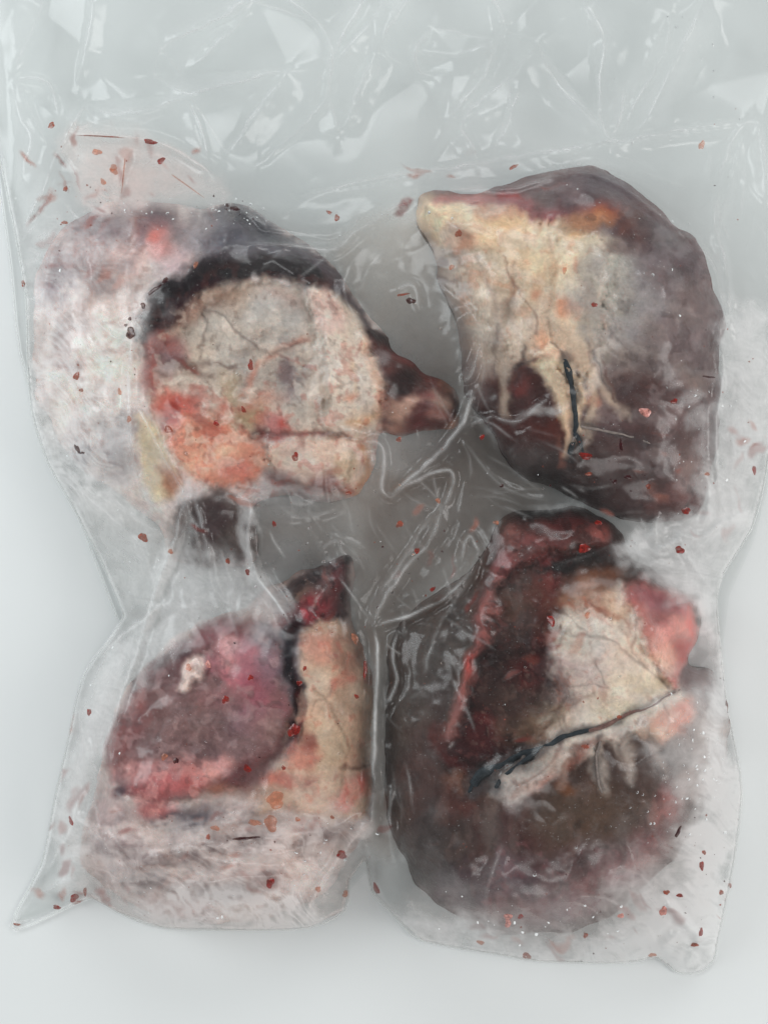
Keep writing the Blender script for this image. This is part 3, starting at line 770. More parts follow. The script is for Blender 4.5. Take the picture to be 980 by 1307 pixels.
heart3 = dict(
    name='beef_heart', cat='meat', seed=300, gain=1.32, z=0.051, R=100, tilt=(0, 0.1, -0.05), base=(196, 180, 172),
    label='smallest frozen heart, with a pink grey cut muscle face beside a cream fat strip',
    outline=[(104, 1076), (128, 980), (148, 900), (176, 856), (232, 814), (296, 782), (344, 752), (400, 726), (440, 708), (452, 730), (450, 786), (470, 830), (476, 900), (478, 980), (474, 1046),
             (440, 1096), (408, 1140), (340, 1172), (250, 1176), (176, 1156), (124, 1126)],
    thick={'muscle_face': 2.2, 'fat_strip': 3.2, 'pointed_tip': 3.0, 'fat_lump': 3.0},
    ops=[
        B(270, 1110, 160, 60, (198, 184, 176), 30), B(200, 1100, 60, 30, (160, 144, 142), 18, 0.7), B(350, 1110, 60, 30, (176, 158, 154), 18, 0.7), B(300, 1080, 100, 14, (150, 130, 126), 12, 0.6, -8), B(150, 1060, 30, 40, (176, 156, 156), 16, 0.7, -30),
        B(182, 1118, 26, 16, (96, 86, 88), 10, 0.85), B(282, 1136, 30, 14, (104, 86, 92), 10, 0.8), B(345, 1118, 20, 15, (128, 80, 86), 9, 0.8), B(240, 1088, 44, 13, (120, 104, 106), 9, 0.75, -12), B(330, 1076, 50, 9, (116, 98, 98), 8, 0.7, -6), B(140, 1090, 20, 30, (140, 122, 126), 12, 0.7, -30), B(400, 1072, 30, 9, (140, 112, 104), 8, 0.6, -10), B(245, 1112, 30, 9, (232, 222, 216), 8, 0.8, -10), B(310, 1100, 40, 8, (236, 228, 222), 8, 0.7, -8), B(390, 1120, 30, 16, (232, 224, 218), 10, 0.7), B(220, 1060, 40, 8, (226, 214, 208), 8, 0.7, 10), B(230, 1160, 50, 12, (196, 160, 152), 9, 0.7), B(190, 1085, 40, 12, (142, 126, 130), 9, 0.6, -20), B(400, 1110, 40, 26, (208, 196, 188), 14, 0.7),
        # cut muscle face
        P([(134, 968), (150, 912), (172, 868), (206, 838), (250, 806), (300, 790), (344, 800), (366, 830), (372, 890), (360, 940), (318, 984), (284, 1010), (230, 1022), (166, 1014)], (148, 112, 110), 8, 1, 'muscle_face', 1.5),
        B(250, 935, 80, 46, (140, 108, 106), 20, 0.9), P([(136, 968), (160, 900), (190, 856), (226, 838), (200, 900), (176, 950), (160, 980)], (140, 84, 82), 9, 0.9), L([(146, 960), (164, 916), (186, 872)], 12, (156, 84, 80), 7, 0.7), B(206, 880, 14, 36, (116, 78, 76), 9, 0.7, 25),
        B(222, 850, 34, 12, (112, 74, 76), 8, 0.8, -35), B(235, 828, 15, 9, (72, 54, 62), 6, 0.9, -50), B(172, 872, 5, 14, (74, 58, 64), 4, 0.8, 25), B(212, 840, 18, 6, (96, 66, 68), 5, 0.8, -30), B(270, 812, 40, 12, (164, 112, 116), 8, 0.8, -20),
        P([(226, 880), (234, 850), (250, 838), (262, 850), (252, 872), (234, 886)], (222, 202, 190), 5, 1, 'fat_lump', 2), B(290, 840, 20, 26, (216, 152, 150), 9, 0.9), B(292, 822, 14, 14, (228, 178, 174), 7, 0.9), B(300, 868, 20, 16, (196, 118, 126), 8, 0.8), B(268, 850, 10, 16, (182, 120, 126), 7, 0.8),
        B(330, 880, 22, 34, (178, 100, 116), 12, 0.85), B(318, 830, 18, 26, (190, 122, 132), 10, 0.8), B(345, 845, 16, 34, (146, 112, 122), 10, 0.8), B(290, 895, 30, 14, (170, 120, 122), 10, 0.7), B(340, 810, 26, 16, (122, 110, 114), 9, 0.8), B(350, 920, 12, 26, (176, 150, 142), 8, 0.8),
        B(345, 905, 20, 16, (172, 92, 108), 10, 0.6), B(320, 920, 26, 20, (158, 120, 124), 12, 0.7), B(200, 985, 44, 14, (190, 134, 130), 9, 0.8), B(252, 985, 30, 15, (204, 140, 134), 8, 0.9, -10), B(280, 975, 18, 12, (226, 168, 158), 7, 0.9), B(226, 1000, 40, 10, (198, 108, 106), 7, 0.8),
        B(176, 1012, 34, 9, (168, 88, 88), 6, 0.8), B(154, 1012, 13, 10, (80, 52, 68), 6, 0.9), B(202, 1034, 24, 14, (190, 104, 104), 8, 0.8), B(236, 1046, 40, 14, (86, 80, 90), 9, 0.9, -8), B(210, 1052, 14, 10, (74, 62, 68), 7, 0.7), B(290, 1004, 26, 14, (172, 112, 80), 9, 0.7, -25), B(300, 985, 24, 9, (140, 76, 70), 7, 0.8, -30),
        SP([(140, 960), (200, 850), (330, 800), (366, 850), (340, 970), (200, 1010)], (104, 70, 72), 12, 0.28, 741, 0.6), SP([(140, 960), (200, 850), (330, 800), (366, 850), (340, 970), (200, 1010)], (190, 160, 156), 14, 0.3, 742, 0.55), SP([(140, 980), (300, 960), (300, 1010), (200, 1050)], (226, 164, 156), 14, 0.1, 743, 0.7), SP([(120, 1050), (460, 1040), (420, 1130), (340, 1170), (180, 1150)], (122, 108, 108), 14, 0.3, 744, 0.6, 0.35), SP([(120, 1050), (460, 1040), (420, 1130), (340, 1170), (180, 1150)], (178, 130, 112), 9, 0.4, 745, 0.55, 0.5), SP([(120, 1050), (460, 1060), (420, 1130), (340, 1170), (180, 1150)], (236, 228, 222), 20, 0.1, 746, 0.7, 0.5),
        # tip, the dark cleft and the fat strip
        P([(344, 760), (400, 726), (440, 710), (448, 740), (446, 782), (410, 800), (370, 800)], (92, 72, 72), 6, 1, 'pointed_tip', 5), B(430, 742, 13, 24, (118, 60, 64), 6, 0.9), B(396, 778, 26, 16, (158, 62, 70), 8, 0.9, -20), B(390, 782, 12, 8, (186, 64, 76), 6, 0.8), B(366, 766, 26, 8, (132, 108, 96), 6, 0.8, -25),
        B(390, 745, 40, 6, (76, 66, 68), 4, 0.8, -25), B(440, 720, 7, 6, (60, 48, 52), 4, 0.8), B(410, 752, 16, 8, (120, 90, 88), 6, 0.6, -20), B(372, 792, 20, 9, (128, 44, 56), 6, 0.7),
        P([(392, 806), (430, 790), (460, 820), (474, 880), (478, 980), (470, 1040), (420, 1050), (372, 1036), (330, 1040), (344, 1000), (376, 950), (384, 890)], (206, 176, 150), 8, 1, 'fat_strip', 3),
        B(410, 826, 24, 16, (212, 160, 138), 9, 0.9), B(446, 830, 20, 22, (176, 136, 118), 9, 0.8), B(404, 870, 18, 22, (208, 190, 168), 8, 0.9, 20), B(440, 870, 20, 12, (208, 142, 122), 7, 0.6, -30), B(420, 950, 24, 40, (208, 184, 154), 12, 0.9), B(452, 980, 18, 30, (200, 164, 140), 9, 0.7),
        B(452, 1006, 20, 15, (214, 120, 104), 8, 0.85, -40), B(434, 1022, 10, 14, (214, 128, 112), 6, 0.8), L([(436, 976), (470, 980)], 5, (120, 94, 84), 4, 0.6), B(385, 965, 18, 18, (202, 128, 108), 8, 0.7), B(380, 1000, 22, 12, (180, 112, 104), 8, 0.6), B(395, 1020, 30, 14, (206, 180, 158), 9, 0.8), B(330, 1012, 30, 13, (186, 156, 138), 9, 0.8), B(355, 995, 20, 10, (196, 110, 94), 7, 0.7),
        L([(374, 810), (372, 850), (378, 890)], 26, (88, 86, 94), 7, 0.85), L([(372, 928), (346, 964), (310, 996)], (22, 30), (112, 54, 60), 13, 0.8), L([(377, 798), (373, 850), (380, 892), (371, 938)], (13, 18), (62, 24, 33), 5.5), L([(372, 822), (372, 860)], 10, (48, 44, 54), 4, 0.9), L([(378, 880), (384, 900), (372, 940)], 11, (110, 22, 30), 4, 0.9), B(390, 945, 8, 12, (150, 50, 46), 5, 0.6),
    ],
    late=[SP([(390, 810), (470, 830), (478, 1030), (360, 1040)], (206, 120, 100), 11, 0.4, 747, 0.6), SP([(390, 810), (470, 830), (478, 1030), (360, 1040)], (212, 192, 168), 16, 0.2, 748, 0.6, 2), SP([(345, 760), (445, 712), (445, 780), (380, 795)], (40, 30, 34), 9, 0.2, 749, 0.8), SP([(345, 760), (445, 712), (445, 780), (380, 795)], (140, 116, 106), 7, 0.5, 750, 0.6),
          L([(400, 880), (424, 900), (440, 960), (430, 1010)], 3, (168, 138, 112), 3, 0.6, None, -1.2)],
    veins=[([(470, 978), (452, 978), (436, 972)], 2.6, 1.4, VEIN_B), ([(398, 905), (420, 885), (438, 868)], 2.0, 1.2, VEIN_G)],
)

heart4 = dict(
    name='beef_heart', cat='meat', seed=400, gain=1.1, z=0.070, R=112, tilt=(0, 0.05, 0.04), base=(106, 84, 76),
    label='largest frozen heart, white fat crossed by a long dark vein above brown muscle',
    outline=[(628, 690), (656, 652), (720, 646), (776, 664), (800, 706), (850, 742), (890, 764), (892, 810), (880, 846), (912, 862), (930, 920), (926, 985), (896, 1040), (862, 1090), (806, 1144), (742, 1182),
             (660, 1192), (586, 1176), (536, 1138), (504, 1070), (492, 980), (494, 870), (506, 804), (560, 756), (600, 724)],
    thick={'fat_layer': 3.0, 'pink_flap': 3.5, 'cut_ridge': 4.0, 'fat_finger': 1.6, 'clotted_edge': 2.5},
    ops=[
        P([(492, 980), (494, 870), (506, 804), (560, 756), (612, 720), (600, 800), (570, 900), (560, 980), (560, 1120), (530, 1130), (504, 1070)], (96, 86, 80), 12), B(540, 1000, 26, 70, (104, 68, 62), 16, 0.7), B(520, 850, 24, 60, (100, 92, 86), 14, 0.7),
        B(720, 1050, 100, 64, (102, 76, 62), 24), B(640, 1060, 50, 80, (96, 58, 53), 20, 0.85), B(565, 1080, 40, 60, (88, 76, 74), 16, 0.8), B(670, 1140, 100, 40, (104, 70, 80), 20, 0.9), B(760, 1100, 70, 30, (106, 74, 74), 18, 0.8), B(740, 1040, 60, 36, (110, 88, 70), 18, 0.7),
        L([(860, 1010), (838, 1062), (790, 1110), (750, 1130)], 34, (136, 72, 76), 12, 0.85), B(625, 1040, 12, 70, (126, 116, 108), 9, 0.55), B(650, 1030, 10, 60, (96, 52, 50), 8, 0.6), B(815, 1050, 26, 18, (112, 100, 94), 10, 0.6), B(640, 1130, 14, 40, (142, 122, 130), 10, 0.5), B(600, 1130, 40, 24, (96, 80, 86), 12, 0.7),
        B(660, 1160, 40, 14, (146, 104, 104), 9, 0.7), B(740, 1150, 40, 14, (140, 108, 112), 9, 0.7), B(850, 1030, 18, 26, (180, 122, 116), 10, 0.8, 20), B(820, 1095, 34, 12, (188, 150, 146), 9, 0.7, -30), B(810, 1120, 26, 10, (170, 134, 136), 8, 0.7, -15), B(580, 1020, 22, 26, (112, 62, 54), 11, 0.7),
        # dark cut inside
        P([(630, 690), (680, 650), (770, 660), (780, 710), (740, 760), (712, 800), (706, 860), (690, 930), (640, 970), (580, 990), (562, 960), (590, 900), (610, 800)], (72, 38, 37), 12, 1, 'clotted_edge', -3),
        B(650, 830, 34, 60, (66, 36, 38), 14, 0.9, 12), B(640, 780, 26, 40, (112, 88, 84), 12, 0.6), B(672, 860, 26, 22, (120, 30, 30), 9, 0.85), B(690, 800, 22, 30, (120, 52, 46), 10, 0.7), B(646, 900, 34, 22, (78, 46, 46), 10, 0.9), B(620, 930, 26, 18, (128, 52, 54), 8, 0.8), B(610, 945, 34, 20, (90, 40, 44), 9, 0.7), B(665, 930, 30, 20, (120, 92, 76), 10, 0.75),
        B(700, 862, 22, 18, (104, 84, 84), 9, 0.7), B(655, 770, 18, 16, (110, 66, 40), 8, 0.7), B(690, 760, 26, 20, (132, 58, 54), 9, 0.8), B(735, 722, 40, 12, (38, 28, 28), 7, 0.95, -12), B(690, 650, 26, 8, (48, 38, 38), 6, 0.9), B(700, 735, 18, 8, (60, 30, 32), 6, 0.8), B(670, 800, 8, 22, (60, 62, 72), 6, 0.6), B(628, 870, 16, 22, (96, 72, 70), 8, 0.7),
        P([(648, 672), (690, 660), (740, 654), (774, 668), (776, 690), (740, 704), (700, 700), (670, 720), (650, 720)], (112, 68, 64), 8, 1, 'cut_ridge', 4), B(760, 676, 18, 16, (194, 114, 104), 7, 0.9), B(725, 668, 30, 12, (122, 48, 50), 7, 0.8), B(680, 690, 20, 12, (178, 96, 96), 7, 0.8), B(710, 690, 18, 8, (128, 50, 54), 5, 0.8), B(690, 715, 26, 9, (150, 66, 66), 6, 0.7, -10), B(700, 740, 20, 8, (160, 76, 76), 6, 0.6),
        L([(652, 680), (638, 730), (618, 790), (600, 850), (584, 900), (572, 940)], (22, 15), (164, 114, 108), 8, 0.9, 'cut_ridge', 4), L([(630, 760), (606, 830), (586, 895)], 9, (176, 104, 96), 5, 0.6), B(600, 850, 8, 16, (196, 86, 78), 5, 0.8, 15), B(640, 720, 12, 16, (178, 100, 100), 6, 0.7),
        L([(560, 930), (566, 960), (600, 985)], 16, (110, 40, 36), 7, 0.8), B(595, 1000, 26, 14, (140, 96, 74), 9, 0.8), B(560, 900, 10, 30, (84, 60, 56), 7, 0.6),
        SP([(640, 700), (770, 660), (740, 760), (690, 930), (600, 980), (580, 940)], (40, 24, 26), 10, 0.18, 731, 0.8), SP([(640, 700), (770, 660), (740, 760), (690, 930), (600, 980), (580, 940)], (146, 84, 78), 8, 0.42, 732, 0.6), SP([(640, 760), (710, 740), (700, 930), (600, 980)], (148, 122, 110), 7, 0.5, 733, 0.7), SP([(500, 900), (640, 1000), (860, 1010), (800, 1130), (620, 1180), (520, 1130)], (62, 44, 42), 12, 0.25, 734, 0.55, 2.2), SP([(560, 1000), (860, 1010), (800, 1130), (620, 1180)], (146, 120, 110), 16, 0.35, 735, 0.45, 2.5), SP([(600, 1080), (800, 1090), (740, 1180), (620, 1180)], (150, 96, 100), 12, 0.3, 736, 0.6),
        # white fat
        P([(716, 800), (742, 768), (776, 742), (812, 752), (832, 790), (856, 840), (872, 880), (880, 912), (858, 936), (800, 944), (752, 960), (692, 990), (640, 1004), (660, 976), (704, 934), (724, 880), (704, 832)], (236, 224, 208), 9, 1, 'fat_layer', 4),
        B(760, 740, 34, 18, (148, 98, 66), 12, 0.85, -20), B(748, 765, 36, 20, (196, 150, 122), 10, 0.8, -15), B(790, 770, 22, 22, (226, 198, 168), 9, 0.8), B(740, 805, 34, 22, (222, 216, 200), 10, 0.9), B(740, 860, 36, 24, (196, 172, 166), 12, 0.8), B(722, 895, 26, 22, (172, 154, 146), 10, 0.8), B(776, 840, 30, 22, (218, 196, 184), 10, 0.7),
        B(820, 870, 36, 24, (226, 208, 170), 12, 0.9), B(780, 905, 36, 20, (222, 206, 174), 10, 0.8), B(700, 920, 30, 18, (176, 154, 130), 10, 0.8), B(678, 940, 20, 16, (150, 120, 98), 9, 0.7), L([(745, 766), (780, 780), (806, 806)], 5, (196, 122, 92), 4, 0.6), L([(716, 775), (750, 775), (780, 800)], 4, (190, 110, 80), 4, 0.5),
        L([(790, 800), (812, 830), (826, 850)], 4, (206, 160, 130), 4, 0.5),
        # pink flap at the right edge
        P([(800, 742), (840, 744), (886, 764), (890, 800), (876, 846), (862, 880), (842, 856), (824, 812), (806, 778)], (206, 138, 126), 8, 1, 'pink_flap', 4), B(830, 762, 28, 16, (178, 108, 112), 9, 0.9, 25), B(868, 770, 16, 12, (206, 128, 128), 7, 0.8), B(856, 800, 22, 14, (232, 156, 142), 8, 0.9), B(838, 790, 12, 8, (172, 96, 92), 6, 0.7, 30),
        B(880, 800, 6, 22, (226, 108, 92), 5, 0.9, 10), B(868, 832, 10, 10, (212, 84, 70), 6, 0.8), B(846, 834, 18, 16, (232, 172, 150), 8, 0.8), B(840, 820, 10, 6, (214, 150, 140), 5, 0.6), L([(862, 758), (886, 768)], 5, (196, 96, 84), 4, 0.7),
        P([(812, 938), (850, 908), (878, 884), (884, 908), (874, 930), (840, 946)], (228, 168, 138), 7, 1, 'fat_layer', 3), B(872, 915, 9, 18, (226, 142, 116), 6, 0.9, 15), B(830, 935, 20, 9, (224, 194, 164), 6, 0.8), L([(846, 925), (862, 905)], 4, (204, 140, 112), 4, 0.5),
        SP([(716, 800), (780, 745), (870, 880), (850, 940), (690, 985)], (232, 222, 206), 18, 0.2, 737, 0.6), SP([(716, 800), (780, 745), (870, 880), (850, 940), (690, 985)], (196, 128, 100), 10, 0.5, 738, 0.5),
        # frosty grey right flank
        P([(880, 850), (912, 862), (932, 920), (926, 985), (890, 1020), (846, 990), (856, 946), (884, 920), (872, 884)], (152, 138, 134), 9, 0.95), B(882, 862, 16, 14, (112, 72, 70), 7, 0.9), B(905, 870, 14, 24, (132, 104, 102), 8, 0.7), B(872, 874, 10, 7, (116, 54, 40), 5, 0.8), B(860, 970, 22, 20, (120, 112, 110), 10, 0.8), B(905, 950, 18, 40, (200, 190, 184), 10, 0.7), B(880, 1000, 20, 18, (180, 166, 160), 10, 0.7),
        # fat fingers below the long vein
        P([(624, 1000), (650, 984), (700, 966), (752, 948), (720, 986), (690, 1002), (650, 1016), (630, 1014)], (196, 188, 180), 8, 0.95, 'fat_finger', 0.8), L([(712, 960), (700, 985), (650, 1012)], 6, (150, 96, 78), 5, 0.7), L([(770, 946), (764, 975), (766, 1008)], 13, (170, 160, 152), 6, 0.6), L([(740, 955), (722, 985), (716, 1000)], 10, (158, 110, 92), 6, 0.7),
        L([(798, 944), (796, 968), (802, 990)], 14, (160, 148, 138), 7, 0.5), L([(830, 944), (836, 968)], 12, (158, 140, 130), 7, 0.6), L([(780, 950), (778, 985)], 9, (104, 84, 78), 5, 0.7), L([(748, 952), (730, 975)], 12, (156, 90, 74), 6, 0.6), B(690, 995, 20, 7, (196, 108, 76), 5, 0.6, -30), B(722, 1006, 9, 10, (150, 96, 50), 5, 0.7),
        L([(752, 946), (764, 974), (770, 1016)], (26, 3), (206, 196, 184), 8, 0.75), L([(790, 936), (800, 964), (804, 1002)], (24, 3), (200, 188, 176), 8, 0.7), L([(824, 930), (834, 956), (844, 986)], (24, 3), (196, 178, 164), 8, 0.65), L([(706, 962), (690, 988), (646, 1022)], (22, 5), (204, 194, 184), 8, 0.75), L([(730, 956), (724, 980), (716, 1006)], (14, 3), (176, 150, 136), 4, 0.7),
        B(750, 950, 20, 5, (128, 66, 50), 4, 0.6, -15),
        B(640, 990, 60, 9, (60, 62, 66), 6, 0.6, -25),
    ],
    late=[B(670, 770, 20, 54, (112, 90, 80), 14, 0.55, 8), B(640, 850, 26, 44, (72, 50, 46), 14, 0.6, 10), B(690, 690, 70, 18, (118, 78, 72), 12, 0.5), B(660, 900, 34, 26, (104, 82, 72), 12, 0.5), B(700, 780, 14, 30, (120, 76, 62), 9, 0.5), B(735, 722, 40, 10, (38, 28, 28), 7, 0.8, -12), B(690, 651, 26, 8, (46, 36, 36), 6, 0.8),
          B(795, 850, 50, 40, (236, 224, 206), 22, 0.5), B(745, 800, 30, 22, (232, 224, 212), 12, 0.5), L([(700, 935), (760, 900), (820, 890)], 10, (230, 216, 200), 8, 0.5)],
    veins=[([(602, 1002), (616, 986), (640, 978), (662, 964), (690, 957), (720, 940), (756, 931)], 14, 4.5, VEIN), ([(750, 933), (780, 922), (802, 910), (826, 904), (848, 890), (868, 880)], 5, 1.6, VEIN_B), ([(700, 950), (668, 972), (646, 988), (632, 1006)], 6, 4, VEIN), ([(620, 985), (604, 1000), (598, 1012)], 7, 4, VEIN),
           ([(722, 935), (712, 918), (690, 908), (664, 912)], 3, 1.4, VEIN_G), ([(718, 938), (706, 920), (712, 905)], 2.4, 1.2, VEIN_G), ([(704, 800), (740, 808), (774, 820), (804, 834), (832, 858), (852, 880)], 2.6, 1.3, VEIN_G), ([(706, 872), (740, 874), (778, 876)], 2.4, 1.2, VEIN_G), ([(752, 838), (766, 856), (778, 874)], 2.6, 1.4, VEIN_G),
           ([(712, 784), (730, 790), (744, 806)], 1.8, 1.2, VEIN_G), ([(752, 766), (766, 776), (780, 786)], 2.4, 1.2, VEIN_B), ([(700, 912), (730, 898), (760, 888)], 2.0, 1.2, VEIN_B), ([(766, 944), (760, 968), (764, 1000), (768, 1012)], 4, 2, VEIN_G), ([(712, 950), (702, 972), (660, 1000)], 3.4, 1.6, VEIN_B), ([(798, 938), (794, 958), (800, 984)], 3, 1.6, VEIN_G),
           ([(830, 930), (826, 948), (836, 966)], 2.2, 1.4, VEIN_B), ([(846, 900), (858, 918), (852, 936)], 1.8, 1.2, VEIN_B), ([(808, 776), (812, 806), (808, 830)], 1.6, 1.0, VEIN_B)],
)

for hspec in (heart1, heart2, heart3, heart4):
    build_heart(hspec)

# ------------------------------------------------------------------ the bag
FS = 2.0
FU = np.arange(-60, 1060.1, FS)
FV = np.arange(-170, 1270.1, FS)
U, V = np.meshgrid(FU, FV)
BAG = [(-44, -168), (-30, 0), (-14, 120), (4, 220), (20, 300), (33, 380), (36, 470), (42, 530), (62, 592), (98, 655), (132, 722), (158, 786), (116, 846), (100, 884), (86, 950), (70, 1020), (54, 1100), (14, 1182),
       (54, 1174), (116, 1146), (150, 1164), (208, 1184), (320, 1187), (394, 1184), (440, 1162), (446, 1124), (466, 1098), (474, 1136), (486, 1152), (510, 1176), (540, 1201), (640, 1219), (690, 1227), (796, 1229), (838, 1222),
       (862, 1240), (888, 1242), (910, 1226), (916, 1196), (936, 1100), (946, 1010), (936, 944), (926, 890), (914, 768), (924, 730), (958, 676), (974, 620), (986, 540), (1000, 400), (1020, 200), (1040, 0), (1044, -168)]
bag_sd = sdf_poly(U, V, np.array(BAG, float))
inside = bag_sd > 0

obst = np.zeros(U.shape)
for us, vs, z in OBST:
    i0 = int(round((vs[0] - FV[0]) / FS))
    j0 = int(round((us[0] - FU[0]) / FS))
    # hearts sit on their own grid: nearest film node
    jj = np.clip(np.round((us - FU[0]) / FS).astype(int), 0, len(FU) - 1)
    ii = np.clip(np.round((vs - FV[0]) / FS).astype(int), 0, len(FV) - 1)
    blk = obst[np.ix_(ii, jj)]
    obst[np.ix_(ii, jj)] = np.maximum(blk, z)


def blur(a, n):
    for _ in range(n):
        p = np.pad(a, 1, mode='edge')
        a = (p[:-2, 1:-1] + p[2:, 1:-1] + p[1:-1, :-2] + p[1:-1, 2:] + 2 * a) / 6
    return a


def dilate(a, n):
    for _ in range(n):
        p = np.pad(a, 1, mode='edge')
        a = np.maximum.reduce([a, p[:-2, 1:-1], p[2:, 1:-1], p[1:-1, :-2], p[1:-1, 2:]])
    return a


ob = np.where(obst > 0, blur(dilate(obst, 3), 3) + 0.0016, 0)
z0 = 0.0012


def relax(ob, ins, levels=(8, 4, 2, 1), its=(500, 260, 140, 70), press=2.2e-6):
    zc = None
    for f, n in zip(levels, its):
        o = ob[::f, ::f]
        k = ins[::f, ::f]
        if zc is None:
            zc = np.maximum(o, z0)
        else:
            up = np.repeat(np.repeat(zc, 2, 0), 2, 1)
            up = np.pad(up, ((0, max(0, o.shape[0] - up.shape[0])), (0, max(0, o.shape[1] - up.shape[1]))), mode='edge')
            zc = up[:o.shape[0], :o.shape[1]]
            zc = blur(zc, 2)
        for _ in range(n):
            p = np.pad(zc, 1, mode='edge')
            a = (p[:-2, 1:-1] + p[2:, 1:-1] + p[1:-1, :-2] + p[1:-1, 2:]) * 0.25 - press * f * f + air[::f, ::f] * f * f
            zc = np.where(k, np.maximum(np.maximum(a, o), z0), z0)
    return zc


air = 1.1e-5 * (1 - sstep(50, 90, bag_sd)) * sstep(240, 330, V)
zf = relax(ob, inside)
near = sstep(0, 26, bag_sd)

# creases: (points with a height in mm) joined by fold lines; the film is flat between them
fold_pts = {
    'a0': (122, -10, 9), 'a1': (110, 61, 5), 'a2': (97, 112, 2), 'b0': (326, 2, 10), 'b1': (204, 59, 9), 'b2': (196, 96, 4), 'b3': (240, 118, 8), 'b4': (367, 89, 13), 'b5': (230, 92, 3),
    'b6': (290, 196, 3), 'b7': (270, 40, 4), 'b8': (318, 120, 2), 'c0': (110, 132, 3), 'c1': (153, 146, 8), 'c2': (89, 170, 7), 'd0': (408, 30, 6), 'd1': (423, 72, 12), 'd2': (418, 122, 4), 'd3': (434, 174, 2), 'd4': (480, 66, 6),
    'd5': (500, 14, 12), 'd6': (474, -8, 3), 'd7': (398, 134, 6), 'd8': (360, 185, 2), 'e0': (531, 66, 10), 'e1': (551, 36, 4), 'e2': (633, 51, 12), 'e3': (618, 97, 3), 'e4': (567, 158, 4), 'e5': (536, 94, 2), 'e6': (582, 72, 11),
    'f0': (643, 41, 3), 'f1': (587, 163, 9), 'f2': (607, 198, 2), 'f3': (684, 51, 9), 'f4': (710, 107, 3), 'f5': (781, 180, 7), 'f6': (650, 130, 9), 'f7': (632, 185, 3), 'g0': (745, 10, 12), 'g1': (771, 46, 5), 'g2': (764, 148, 10), 'g3': (800, 122, 2),
    'h0': (857, 20, 4), 'h1': (903, -6, 12), 'h2': (827, 148, 11), 'h3': (847, 66, 4), 'h4': (792, 178, 2), 'i0': (669, 199, 6), 'i1': (796, 182, 6), 'i2': (970, 156, 10), 'i3': (545, 218, 4), 'i4': (420, 240, 3), 'j0': (905, 192, 3),
    'j1': (914, 300, 6), 'j2': (928, 410, 2), 'j3': (962, 150, 8), 'j4': (978, 260, 4), 'j5': (944, 230, 1), 'k0': (18, 100, 7), 'k1': (40, 130, 1), 'k2': (60, 185, 6), 'k3': (20, 200, 2), 'k4': (20, 310, 3), 'k5': (45, 290, 6), 'k6': (100, 225, 2),
    'l0': (200, 180, 6), 'l1': (268, 220, 2), 'l2': (165, 190, 6), 'l3': (153, 250, 2), 'l4': (60, 20, 2), 'l5': (20, 10, 8), 'm0': (930, 60, 2), 'm1': (965, 20, 8), 'm2': (990, 90, 3), 'm3': (900, 110, 5), 'n0': (700, -20, 3), 'n1': (620, -20, 9), 'n2': (560, -10, 3), 'n3': (400, -20, 9), 'n4': (220, -30, 5), 'n5': (800, -30, 8), 'n6': (820, 60, 8),
}
fold_edges = ('a0a1 a1a2 b0b1 b1b2 b2b3 b3b4 b0b5 b1b5 b2b5 b4b6 b3b6 b5b7 b7b0 c0c1 c1b3 c0c2 c2c1 d0d1 b0d0 d1d2 d2d3 d3d4 d4d5 d1d6 d1d7 d7d8 e0e1 e1e2 e2e3 e3e4 e4e5 e5e0 e0e6 e6e2 f0f1 f1f2 f0f3 f3f4 f4f5 f6f7 f0f6 g0g1 g1g2 g2f5 f5g3 g3g1 '
              'h0h1 h0h3 h3h4 h1h2 h2h4 i3i0 i0i1 i1i2 i3i4 j0j1 j1j2 j3j4 j3j0 j3j5 k0k2 k2k3 k3k4 k4k5 c2k6 c2l2 l2l0 l0l1 l2l3 f2f7 d8b6').split()
keys = list(fold_pts)
pts2 = [Vector((fold_pts[k][0], fold_pts[k][1])) for k in keys]
hts = [fold_pts[k][2] for k in keys]
for _ in range(14):
    pts2.append(Vector((random.uniform(-50, 1040), random.uniform(-165, -25))))
    hts.append(random.choice([1, 3, 8, 11]))
border = [(-60, -172), (500, -172), (1062, -172), (1062, 300), (1062, 800), (1062, 1290), (500, 1290), (-62, 1290), (-62, 800), (-62, 300), (300, 300), (700, 300), (500, 420), (150, 360), (850, 330), (400, 800), (500, 600), (200, 1000), (700, 1000)]
for q in border:
    pts2.append(Vector(q))
    hts.append(0)
ed = [(keys.index(e[:2]), keys.index(e[2:])) for e in fold_edges]
res = delaunay_2d_cdt(pts2, ed, [], 0, 0.01)
vout, tris, vorig = res[0], res[2], res[3]
vh = []
for i, o in enumerate(vorig):
    if o:
        vh.append(hts[o[0]])
    else:
        p = vout[i]
        w = [(1 / ((p - q).length + 1e-3) ** 2, h) for q, h in zip(pts2, hts)]
        vh.append(sum(a * b_ for a, b_ in w) / sum(a for a, _ in w))
facet = np.zeros(U.shape)
